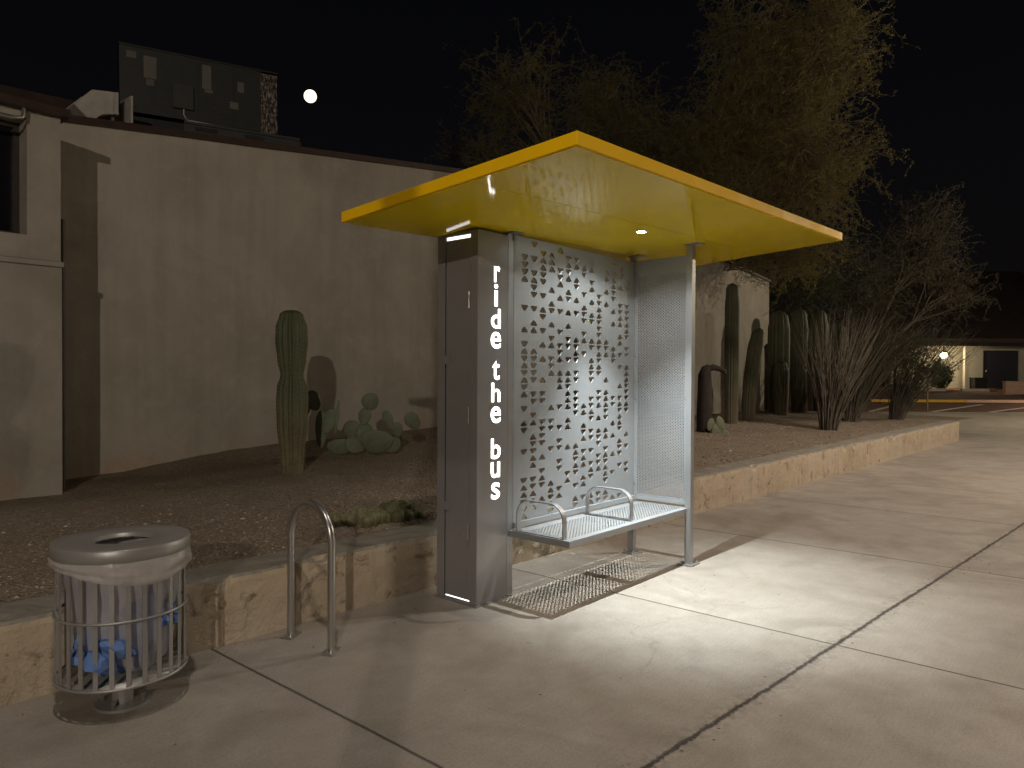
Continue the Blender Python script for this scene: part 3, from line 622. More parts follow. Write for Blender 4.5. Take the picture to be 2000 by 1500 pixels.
# ------------------------------------------------------------------ litter bin, liner, rack
def build_bin():
    cx, cy = -2.078, .273; e = empty('litter_bin', (cx, cy, 0), 'round silver slatted litter bin with a wide rim standing by the retaining wall', 'litter bin')
    r = .277
    b = MB(); b.lathe([(.268,.712),(.284,.712),(.286,.715),(.286,.763),(.283,.767),(.20,.769),(.132,.766),(.122,.760),(.119,.745),(.116,.745)], 72); b.build('lid', M['bin'], e)
    for z, nm in ((.165, 'hoop'), (.452, 'hoop'), (.700, 'hoop')):
        b = MB(); ri = r-.005; b.lathe([(ri-.004, z-.005), (ri+.003, z-.006), (ri+.005, z), (ri+.003, z+.006), (ri-.004, z+.005), (ri-.004, z-.005)], 64); b.build(nm, M['bin'], e)
    N = 26
    for k in range(N):
        a = 2*math.pi*(k+.35)/N; Mx = Matrix.Rotation(a, 4, 'Z'); b = MB(); b.box(r-.0145, r-.0095, -.010, .010, .165, .71, 0, Mx); b.build('slat', M['bin'], e)
    b = MB(); b.lathe([(.0001,.160),(r-.02,.160),(r-.02,.166),(.0001,.166)], 40); b.build('floor_plate', M['bin'], e)
    b = MB(); b.cyl((0,0,0), .045, .012, .16, 24); b.build('pedestal', M['bin'], e)
    b = MB(); b.cyl((0,0,0), .115, .0005, .012, 32); b.build('base_plate', M['bin'], e)
    for k in range(4):
        a = math.pi/4+k*math.pi/2; b = MB(); b.cyl((.09*math.cos(a), .09*math.sin(a), 0), .008, .012, .045, 6); b.build('bolt', M['rack'], e)
    # liner
    g = empty('bin_liner', (cx, cy, 0), 'cloudy plastic liner bag sagging inside the silver bin and folded over its rim', 'bag')
    b = MB(); n = 72; vs = []; prof = [(.0,.200),(.10,.200),(.155,.212),(.195,.25),(.212,.33),(.220,.43),(.228,.53),(.238,.62),(.250,.70),(.252,.708)]
    for i, (rr, z) in enumerate(prof):
        for k in range(n):
            a = 2*math.pi*k/n; q = Vector((math.cos(a)*1.5, math.sin(a)*1.5, z*4)); fo = mnoise.noise(q*1.6)*.026+mnoise.noise(q*5)*.010
            f = 0 if i in (0, len(prof)-1) else 1
            sag = .03*math.sin(a*2+1) if z < .3 else 0
            vs.append(((max(rr+fo*f, 0.001 if i == 0 else .02))*math.cos(a), (max(rr+fo*f, .001))*math.sin(a), z+sag*f+fo*.4*f))
    b.add(vs, [(i*n+k, i*n+(k+1)%n, (i+1)*n+(k+1)%n, (i+1)*n+k) for i in range(len(prof)-1) for k in range(n)], 0, True); b.build('bag_body', M['bag'], g)
    b = MB(); vs = []; m = 9; aim = math.atan2(-3.54, -1.35)
    for i in range(m):
        for k in range(n):
            a = 2*math.pi*k/n; c = math.cos(a-aim-.55); drop = .030+.080*max(0, .5+.5*c)**2+.006*math.sin(3*a+.5); t = i/(m-1)
            q = Vector((math.cos(a)*2, math.sin(a)*2, t*1.3)); fo = mnoise.noise(q*3)*.010+mnoise.noise(Vector((q.x*2.5, q.y*2.5, t*5+a)))*.006
            rr = .282+.007*math.sin(t*math.pi)+fo*(.3+t)+(.004 if i >= m-2 else 0)-(.006 if i == m-1 else 0)
            vs.append((rr*math.cos(a), rr*math.sin(a), .715-drop*t))
    b.add(vs, [(i*n+k, i*n+(k+1)%n, (i+1)*n+(k+1)%n, (i+1)*n+k) for i in range(m-1) for k in range(n)], 0, True); b.build('bag_cuff', M['bag2'], g)
    for (dx, dy, z, s, nm, lab) in ((-.09, -.09, .31, .125, 'crumpled_wrapper', 'crumpled blue wrapper low in the left side of the bin liner'), (.09, -.08, .40, .105, 'crumpled_wrapper', 'smaller blue wrapper higher in the right side of the bin liner')):
        b = MB(); vs = []; nn = 16
        for i in range(nn+1):
            for k in range(nn*2):
                th = math.pi*i/nn; ph = math.pi*k/nn; d = Vector((math.sin(th)*math.cos(ph), math.sin(th)*math.sin(ph), math.cos(th))); q = s*(1+.6*mnoise.noise(d*1.6+Vector((dx*9, 0, 0)))+.12*mnoise.noise(d*6)); vs.append(d*q)
        K = nn*2; b.add(vs, [(i*K+k, i*K+(k+1)%K, (i+1)*K+(k+1)%K, (i+1)*K+k) for i in range(nn) for k in range(K)], 0, False)
        o = b.build(nm, M['blue'], None); o.location = (cx+dx, cy+dy, z); o.scale = (1, 1, .8); tag(o, lab, 'wrapper')
build_bin()
def build_rack():
    e = empty('bike_rack', (-1.083, .26, 0), 'brushed steel hoop bike rack bolted to the pavement beside the bin', 'bike rack')
    a, c = Vector((-.005, .192, 0)), Vector((.004, -.193, 0)); H = .605; r = .1925
    pts = [a+Vector((0,0,.01)), a+Vector((0,0,.3)), a+Vector((0,0,H))]
    for k in range(1, 16): t = math.pi*k/16; pts.append(Vector((0, r*math.cos(t), H+r*math.sin(t))))
    pts += [c+Vector((0,0,H)), c+Vector((0,0,.3)), c+Vector((0,0,.01))]
    b = MB(); b.tube(pts, .0215, 20); b.build('hoop', M['rack'], e)
    for q in (a, c):
        b = MB(); Mx = Matrix.Translation(q) @ Matrix.Rotation(.5, 4, 'Z'); b.box(-.058, .058, -.038, .038, .0005, .0105, 0, Mx); f = b.build('base_plate', M['rack'], e, .003)
        for dq, hq in ((Vector((.038,.018,0)), .032), (Vector((-.040,-.018,0)), .022)): b = MB(); b.cyl(tuple(q+dq), .008, .0105, hq, 6); b.build('bolt', M['steel'], f)
build_rack()

# ------------------------------------------------------------------ cacti
def spike(b, p, d, L, w, mi=0):
    d = Vector(d).normalized(); s = d.cross(Vector((.3,.2,1))).normalized()*w; t = d.cross(s).normalized()*w
    b.add([p+s, p-s*.5+t, p-s*.5-t, p+d*L], [(0,1,3),(1,2,3),(2,0,3)], mi)
def column_cactus(name, base, prof, label, ribs=14, seg=6, lean=(0, 0), mat='cactus', group=None, spines=True, depth=.16, seed=1, curve=None):
    e = empty(name, base, label, 'cactus', group); R = random.Random(seed); n = ribs*seg
    H = prof[-1][1]; Z = []; steps = 46
    def rad_at(z):
        for (r0, z0), (r1, z1) in zip(prof, prof[1:]):
            if z <= z1: t = (z-z0)/(z1-z0+1e-9); t = t*t*(3-2*t) if r1 > .02 else 1-math.sqrt(max(0, 1-t*t))if False else t; return r0+(r1-r0)*t
        return prof[-1][0]
    rtop = prof[-2][0]; ztop = prof[-2][1]
    def centre(z): t = z/H; return Vector((lean[0]*t*t, lean[1]*t*t, z))
    rows = []
    for i in range(steps+1): z = ztop*i/steps; rows.append((rad_at(z), z))
    for i in range(1, 9): a = math.pi/2*i/8; rows.append((max(rtop*math.cos(a), .004), ztop+(H-ztop)*math.sin(a)))
    vs = []
    for r, z in rows:
        c = centre(z)
        for k in range(n):
            a = 2*math.pi*k/n; ph = (k % seg)/seg; rb = abs(2*ph-1); d = r*(1-depth*(1-rb)**1.0*(1 if r > .03 else .3)); d *= 1+.025*mnoise.noise(Vector((math.cos(a)*2, math.sin(a)*2, z*3+seed)))
            vs.append(c+Vector((d*math.cos(a), d*math.sin(a), 0)))
    b = MB(); b.add(vs, [(i*n+k, i*n+(k+1)%n, (i+1)*n+(k+1)%n, (i+1)*n+k) for i in range(len(rows)-1) for k in range(n)], 0, True); b.build('stem', M[mat], e)
    if spines:
        b = MB(); st = .045
        for j in range(ribs):
            a = 2*math.pi*j*seg/n; o = Vector((math.cos(a), math.sin(a), 0)); z = .05
            while z < H-.02:
                r = rad_at(z) if z < ztop else rtop*math.sqrt(max(0, 1-((z-ztop)/(H-ztop))**2)); p = centre(z)+o*r
                for q in range(4): spike(b, p, o+Vector((R.uniform(-.9,.9), R.uniform(-.9,.9), R.uniform(-.8,.8))), R.uniform(.012,.028), .0012)
                z += st*R.uniform(.8, 1.2)
        o = b.build('spines', M['spine'], e); o['kind'] = 'stuff'
    return e
column_cactus('columnar_cactus', (.918, 3.62, gz(.918, 3.62)-.01), [(.118,0),(.128,.18),(.160,.55),(.168,.80),(.160,.92),(.121,1.06),(.150,1.22),(.170,1.42),(.165,1.58),(.125,1.70),(.01,1.76)], 'waisted green columnar cactus with two bulges standing alone near the stucco wall', lean=(.0,.02))
GR = 'cacti at the far end of the wall'
def far_cactus(x, y, top, r, label, lean=(0,0), mat='cactus2', seed=1, waist=0, base=None, **k):
    z = gz(x, y)-.02; H = top-z
    return column_cactus('columnar_cactus', (x, y, z), [(r*.86,0),(r*.95,H*.25),(r*(1-waist),H*.45),(r,H*.65),(r,H*.82),(r*.85,H-r*.9),(.01,H)], label, ribs=16, seg=4, lean=lean, mat=mat, group=GR, spines=True, seed=seed, **k)
far_cactus(11.27, 3.30, 3.50, .150, 'tallest green columnar cactus, straight, in front of the right end of the stucco wall', seed=2)
far_cactus(12.71, 3.53, 2.64, .165, 'leaning columnar cactus right beside the tallest one, its tip bent right', lean=(.22,-.14), seed=3)
far_cactus(16.05, 4.11, 3.30, .285, 'thick round topped cactus just right of the wall corner', seed=4)
far_cactus(15.36, 3.78, 1.95, .185, 'short cactus standing in front of the thick round topped one', seed=5)
far_cactus(17.57, 4.10, 3.45, .235, 'cactus with waisted neck behind the left edge of the bare wand shrub', seed=6, waist=.12)
far_cactus(19.3, 4.15, 3.57, .30, 'broad cactus seen through the wands, topped level with the waisted one', seed=7)
far_cactus(19.9, 3.75, 3.15, .28, 'lower broad cactus at the right end of the cactus row', seed=8)
def dead_cactus():
    e = empty('dead_cactus', (8.95, 2.78, gz(8.95, 2.78)-.02), 'black dead cactus stump with one arm pointing right beside the shelter post', 'cactus', GR)
    b = MB(); b.tube([(0,0,0),(0,0,.4),(.01,0,.8),(.0,0,1.05),(.03,-.02,1.18),(.06,-.05,1.24)], [.14,.14,.13,.12,.09,.03], 14); b.build('trunk', M['deadc'], e)
    b = MB(); b.tube([(.02,-.02,1.16),(.10,-.12,1.20),(.18,-.21,1.17),(.24,-.28,1.12),(.25,-.29,1.08)], [.06,.06,.05,.045,.02], 10); b.build('arm', M['deadc'], e)
dead_cactus()
def pad_mesh(w, h, seed, flat=.16):
    b = MB(); n = 26; m = 12; vs = []
    for i in range(m+1):
        t = math.pi*i/m
        for k in range(n):
            a = 2*math.pi*k/n; x = math.sin(t)*math.cos(a); z = -math.cos(t); y = math.sin(t)*math.sin(a)
            e = .72+.28*(z*.5+.5)**.7
            vs.append((x*w/2*e*(1+.05*mnoise.noise(Vector((x*2, z*2, seed)))), y*min(w, h)/2*flat, (z+1)*h/2))
    b.add(vs, [(i*n+k, i*n+(k+1)%n, (i+1)*n+(k+1)%n, (i+1)*n+k) for i in range(m) for k in range(n)], 0, True)
    R = random.Random(seed)
    for i in range(int(26*w/.18)):
        x, z = R.uniform(-.4, .4)*w, R.uniform(.12, .9)*h
        if (x/(w/2))**2+((z-h/2)/(h/2))**2 < .8:
            for s in (-1, 1):
                yy = s*min(w, h)/2*flat*math.sqrt(max(0, 1-(x/(w/2))**2-((z-h/2)/(h/2))**2))
                for q in range(3): spike(b, Vector((x, yy, z)), (R.uniform(-.5,.5), s, R.uniform(-.5,.5)), .012, .0013, 1)
    return b
def prickly(name, base, pads, label, group=None, yaw=.85, mat='pad'):
    e = empty(name, base, label, 'cactus', group); R = random.Random(int(abs(base[0])*100)); B = Vector(base)
    for i, (x, y, z, w, h, t) in enumerate(pads):
        w *= 1.25 if w > .08 else 1; h *= 1.15; o = pad_mesh(w, h, i).build('pad', [M[mat], M['spine']], e); t = rad(t)
        c = Vector((x, y, z))-B; ya = -.68+R.uniform(-.28, .28)
        Mx = Matrix.Rotation(ya, 4, 'Z') @ Matrix.Rotation(-t, 4, 'Y') @ Matrix.Rotation(R.uniform(-.2,.2), 4, 'X')
        o.matrix_local = Matrix.Translation(c-(Mx.to_3x3() @ Vector((0, 0, h/2)))) @ Mx
    return e
PADS = [(1.70,4.40,1.2,.176,.226,20),(1.76,4.32,.85,.13,.40,0),(1.83,4.25,.95,.163,.289,-20),(1.89,4.18,1.0,.057,.377,-5),(2.01,4.04,.84,.201,.214,0),(2.16,3.87,1.19,.189,.189,20),(2.11,3.92,1.01,.145,.189,-10),(2.3,3.7,.97,.113,.214,25),(2.37,3.62,.85,.138,.163,10),(2.5,3.48,.96,.163,.214,35),(2.20,3.8,.70,.364,.26,0),(1.92,4.14,.64,.314,.17,4),(2.11,3.92,.81,.189,.214,-15),(1.63,4.48,1.09,.126,.189,-15),(2.36,3.70,.66,.2,.17,30),(2.02,4.0,.66,.22,.18,-30)]
prickly('prickly_pear', (2.1, 3.95, gz(2.1, 3.95)), [(x+.12*(x-2.1)*0+.0, y+.0, z, w, h, t) for x, y, z, w, h, t in PADS], 'sprawling prickly pear with round grey green pads beside the lone columnar cactus', yaw=.86)
prickly('prickly_pear', (8.75, 2.50, gz(8.75, 2.50)), [(8.80,2.48,.50,.16,.22,0),(8.86,2.42,.68,.13,.24,25),(8.72,2.55,.66,.12,.2,-15),(8.92,2.36,.46,.15,.2,30)], 'small pale prickly pear at the foot of the black dead cactus')
def hedgehog(base, lumps, label):
    e = empty('hedgehog_cactus', base, label, 'cactus', 'clumps of hedgehog cactus'); R = random.Random(int(base[0]*1000))
    for i, (dx, dy, r, h) in enumerate(lumps):
        r *= 1.25; h *= .85; b = MB(); n = 40; vs = []; prof = [(r*.8,0),(r*.95,h*.3),(r,h*.6),(r*.9,h*.8),(r*.65,h*.93),(r*.3,h*.99),(.003,h)]
        for rr, z in prof:
            for k in range(n): a = 2*math.pi*k/n; q = rr*(1-.13*(k % 4 == 2)); vs.append((q*math.cos(a), q*math.sin(a), z))
        b.add(vs, [(i2*n+k, i2*n+(k+1)%n, (i2+1)*n+(k+1)%n, (i2+1)*n+k) for i2 in range(len(prof)-1) for k in range(n)], 0, True)
        for j in range(10):
            a = 2*math.pi*j/10
            for z in [h*t for t in (.25,.4,.55,.7,.82,.92,.98)]:
                rr = r*(1 if z < h*.7 else math.sqrt(max(0, 1-((z-h*.7)/(h*.3))**2))); p = Vector((rr*math.cos(a), rr*math.sin(a), z))
                for q in range(4): spike(b, p, (math.cos(a)+R.uniform(-.8,.8), math.sin(a)+R.uniform(-.8,.8), R.uniform(-.2,1)), R.uniform(.006,.013), .0012, 1)
        o = b.build('stem', [M['hedge'], M['spine']], e)
        d = Vector((dx, dy, 0)); o.location = d+Vector((0,0,-.01)); o.rotation_euler = (-dy*2.2+R.uniform(-.1,.1), dx*2.2+R.uniform(-.1,.1), 0)
lA = [(-.17,.10,.028,.13),(-.10,.04,.035,.12),(-.05,.06,.03,.15),(0,.04,.045,.17),(.03,-.05,.05,.14),(.09,-.06,.042,.13),(.09,.02,.04,.14),(-.03,-.06,.04,.11),(.13,.04,.03,.10),(.0,.12,.04,.14),(-.12,.12,.03,.09)]
lB = [(-.10,.08,.04,.15),(-.04,.05,.045,.17),(.02,.06,.042,.19),(.08,.03,.045,.16),(.12,-.03,.045,.14),(.05,-.05,.04,.11),(-.03,-.04,.04,.12),(-.1,0,.035,.11),(.17,-.07,.035,.07),(.0,.13,.04,.16),(.10,.10,.038,.17),(.19,.0,.03,.09)]
hedgehog((.08, 1.27, gz(.08, 1.27)), lA, 'left, smaller clump of bristly hedgehog cactus on the gravel edge')
hedgehog((.34, 1.20, gz(.34, 1.20)), lB, 'right, fuller clump of hedgehog cactus tucked beside the shelter cabinet')

# ------------------------------------------------------------------ wand shrubs (ocotillo-like)
def wands(base, n, H, spread, lean, label, seed, leaves=0, group='bare wand shrubs at the end of the bed', thin=.011):
    e = empty('wand_shrub', base, label, 'shrub', group); R = random.Random(seed); b = MB(); lf = MB()
    for i in range(n):
        a = R.uniform(0, 6.283); s = R.random()**.7*spread; h = H*R.uniform(.6, 1.05); r0 = R.uniform(.03, .17)
        p0 = Vector((math.cos(a)*r0, math.sin(a)*r0, -.02)); out = Vector((math.cos(a)*s, math.sin(a)*s, 0))+Vector(lean)*R.uniform(.4, 1.1)
        pts = []; ph = R.uniform(0, 6); K = 9; wob = R.uniform(.02, .07)
        for k in range(K+1):
            t = k/K; d = out*(t**1.25)
            pts.append(p0+d+Vector((wob*math.sin(t*7+ph)*t, wob*math.cos(t*6+ph)*t, h*t*(1-.08*t*s))))
        rr = [thin*(1.35-.9*k/K) for k in range(K+1)]; b.tube(pts, rr, 5)
        if R.random() < .45:                     # side fork
            k = R.randint(3, 6); q = pts[k]; dr = (pts[k+1]-pts[k]).normalized()+Vector((R.uniform(-.5,.5), R.uniform(-.5,.5), .2)); pp = [q+dr*(h*.09*j)+Vector((0,0,.02*j*j*.3)) for j in range(5)]; b.tube(pp, [thin*.8, thin*.7, thin*.6, thin*.45, thin*.3], 4)
        if leaves:
            for q in range(leaves):
                t = R.uniform(.15, 1); k = min(int(t*K), K-1); p = pts[k].lerp(pts[k+1], t*K-k)+Vector((R.gauss(0,.06), R.gauss(0,.06), R.gauss(0,.05))); d = Vector((R.uniform(-1,1), R.uniform(-1,1), R.uniform(-.6,1))).normalized(); w_ = d.cross(Vector((R.uniform(-1,1), R.uniform(-1,1), R.uniform(-1,1)))).normalized(); L = R.uniform(.02,.05)
                lf.add([p, p+d*L*.5+w_*L*.2, p+d*L, p+d*L*.5-w_*L*.2], [(0,1,2,3)])
    b.build('stems', M['barkd'], e)
    if leaves: lf.build('foliage', M['leafd'], e)
wands((11.85, 1.50, gz(11.85, 1.5)), 135, 2.45, .72, (.22,-.16,0), 'nearest spray of bare upright wands at the end of the bed', 21, thin=.0075)
wands((15.0, 1.95, gz(15, 1.95)), 100, 2.6, .75, (.9,-.6,0), 'middle shrub of bare wands leaning right with sparse green leaves', 22, leaves=55, thin=.008)
wands((16.55, 1.35, gz(16.5, 1.35)), 120, 2.5, .85, (1.0,-1.0,0), 'rightmost dense shrub leaning over the end of the retaining wall', 23, leaves=75, thin=.008)
wands((17.6, 3.2, .3), 90, 3.1, 1.3, (1.9,-1.4,0), 'tall dark shrub behind the leaning shrubs with long arching stems', 24, leaves=60, thin=.011)

# ------------------------------------------------------------------ trees
def curl(R, p, d, L, K, j, droop=0.0):
    pts = [p.copy()]; d = d.normalized()
    for k in range(K):
        d = (d+Vector((R.gauss(0,j), R.gauss(0,j), R.gauss(0,j)-droop))).normalized(); p = p+d*(L/K); pts.append(p.copy())
    return pts
def sprig(R, lf, pts, leaf_l):
    for a, c in zip(pts, pts[1:]):
        d = c-a; K = max(1, int(d.length/.055))
        if R.random() < .22: continue
        for k in range(K):
            p = a+d*((k+R.random()*.5)/K); sd = d.cross(Vector((R.gauss(0,.4), R.gauss(0,.4), 1))).normalized()
            for sg in (-1, 1):
                L = leaf_l*R.uniform(.6, 1.15); v = (sd*sg+d.normalized()*.5+Vector((0,0,-.25+R.gauss(0,.2)))).normalized(); w_ = v.cross(Vector((R.gauss(0,.5), R.gauss(0,.5), 1))).normalized()*L*.13
                lf.add([p, p+v*L*.5+w_, p+v*L, p+v*L*.5-w_], [(0,1,2,3)])
def tree(base, blobs, label, seed, leafmat, twigmat='bark', name='mesquite_tree', trunk_r=.22, fork=.35, leaf_l=.075, group='trees behind the shelter'):
    e = empty(name, base, label, 'tree', group); R = random.Random(seed); B = Vector(base)
    tr = MB(); tw = MB(); lf = MB()
    cen = sum((Vector(c) for c, _, _, _ in blobs), Vector())/len(blobs)-B
    fk = Vector((cen.x*.3, cen.y*.3, cen.z*fork)); tr.tube([(0,0,-.1), (fk.x*.3, fk.y*.3, fk.z*.5), fk], [trunk_r, trunk_r*.8, trunk_r*.65], 12)
    for (c, ra, nb, dens) in blobs:
        c = Vector(c)-B; ra = Vector(ra)
        mid = fk.lerp(c, .55)+Vector((R.uniform(-.4,.4), R.uniform(-.4,.4), .5)); limb = []
        for k in range(9): t = k/8; limb.append((fk*(1-t)**2+mid*2*t*(1-t)+c*t*t)+Vector((R.gauss(0,.05), R.gauss(0,.05), R.gauss(0,.05))))
        tr.tube(limb, [trunk_r*.5*(1-.75*k/8) for k in range(9)], 8)
        for i in range(nb):
            u = Vector((R.gauss(0,1), R.gauss(0,1), R.gauss(0,1))).normalized()*(R.random()**.42); tip = c+Vector((u.x*ra.x, u.y*ra.y, u.z*ra.z))
            st = limb[R.randint(4, 8)]; md = st.lerp(tip, .5)+Vector((R.gauss(0,.25), R.gauss(0,.25), R.uniform(0,.5))); br = []
            for k in range(8): t = k/7; br.append(st*(1-t)**2+md*2*t*(1-t)+tip*t*t+Vector((R.gauss(0,.03), R.gauss(0,.03), R.gauss(0,.03))))
            tr.tube(br, [.030*(1-.8*k/7) for k in range(8)], 4, cap=False)
            for q in range(dens):
                k = R.randint(3, 7); o = (br[k]-br[k-1]).normalized(); p = br[k]
                t1 = curl(R, p, o+Vector((R.gauss(0,.9), R.gauss(0,.9), R.gauss(0,.7))), R.uniform(.5, 1.3), 7, .30, .05)
                tw.tube(t1, [.0075*(1-.7*m/7) for m in range(8)], 3, cap=False, smooth=False)
                for z in range(3):
                    p2 = t1[R.randint(2, 7)]; t2 = curl(R, p2, Vector((R.gauss(0,1), R.gauss(0,1), R.gauss(0,1))), R.uniform(.18,.45), 4, .45, .06); tw.tube(t2, [.005,.004,.004,.003,.003], 3, cap=False, smooth=False)
                    sprig(R, lf, t2, leaf_l)
                sprig(R, lf, t1[2:], leaf_l)
    tr.build('trunk', M[twigmat], e); t = tw.build('twigs', M[twigmat], e); l = lf.build('foliage', M[leafmat], e); return e
def P3(u, v, D): return tuple(at(u, v, D))
tree((15.6, 9.3, .5), [
  (P3(1600,110,18.5), (1.5,1.5,1.9), 60, 13), (P3(1585,330,18), (1.3,1.3,1.5), 48, 13), (P3(1470,240,19), (1.6,1.6,1.7), 60, 12), (P3(1300,330,19.5), (1.7,1.7,1.3), 48, 11),
  (P3(1390,310,19), (1.5,1.5,1.2), 40, 12), (P3(1240,290,20), (1.5,1.5,1.2), 36, 11), (P3(1470,60,19.5), (1.5,1.5,1.5), 36, 10), (P3(1180,200,20.5), (1.6,1.6,1.4), 32, 9), (P3(1010,170,21.5), (1.9,1.6,1.3), 34, 8), (P3(950,320,22), (1.8,1.6,1.1), 34, 8), (P3(1570,475,18), (.9,.9,.8), 20, 12), (P3(1450,450,18.5), (1.2,1.2,.8), 24, 11), (P3(1120,330,21), (1.5,1.5,1.0), 26, 9)],
  'big tangled desert tree with fine curling twigs rising behind the yellow roof', 31, 'leaf')
tree((29.5, 6.5, .1), [
  (P3(1800,470,30), (2.0,2.0,1.7), 44, 12), (P3(1700,560,29), (2.0,2.0,1.9), 44, 12), (P3(1640,650,28), (1.5,1.5,1.6), 24, 10), (P3(1860,570,31), (1.3,1.3,1.7), 26, 11), (P3(1740,690,29), (2.2,2.2,1.6), 30, 12)],
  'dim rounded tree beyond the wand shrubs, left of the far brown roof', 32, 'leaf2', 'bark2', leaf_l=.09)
tree((24.5, 10.5, .1), [
  (P3(1560,600,26), (1.6,1.6,2.0), 30, 12), (P3(1620,540,27), (1.5,1.5,1.6), 26, 11)],
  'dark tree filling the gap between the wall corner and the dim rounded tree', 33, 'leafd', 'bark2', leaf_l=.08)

def shade_blocker_tree():                       # unseen tree added behind the camera to shade the wall behind the shelter
    R = random.Random(9); c = Vector((-6.80, -7.15, 5.52)); base = Vector((-5.7, -8.5, 0))
    e = empty('shade_blocker', base, 'slim unseen tree added behind the camera to shade the wall behind the shelter', 'tree')
    b = MB(); b.tube([(0,0,0), (.03,0,2.5), (0,.05,4.4)], [.07,.06,.05], 10); b.tube([(0,.05,4.6), tuple((c-base)*.6+Vector((0,0,2.0))), tuple(c-base)], [.05,.04,.02], 8)
    b.build('trunk', M['bark'], e); l = MB()
    for i in range(8500):
        u = Vector((R.gauss(0,1), R.gauss(0,1), R.gauss(0,1))).normalized()*R.random()**.4
        p = c-base+Vector((.777,.629,0))*u.x*.55+Vector((.629,-.777,0))*u.y*.66+Vector((0,0,u.z*.74))
        d = Vector((R.gauss(0,1), R.gauss(0,1), R.gauss(0,1))).normalized(); w_ = d.cross(Vector((R.gauss(0,1), R.gauss(0,1), R.gauss(0,1)))).normalized()
        l.add([p, p+d*.05+w_*.025, p+d*.10, p+d*.05-w_*.025], [(0,1,2,3)])
    l.build('foliage', M['leafd'], e)
shade_blocker_tree()
# ------------------------------------------------------------------ dark upright block at the wall corner
b = MB(); b.box(-.17, .17, -.12, .12, 0, 2.0); b.box(-.19, .19, -.14, .14, 2.0, 2.05)
o = b.build('dark_upright', M['hdark'], None, .01); o.location = (17.85, 4.75, .5); tag(o, 'plain black upright block against the right corner of the stucco wall', 'post')

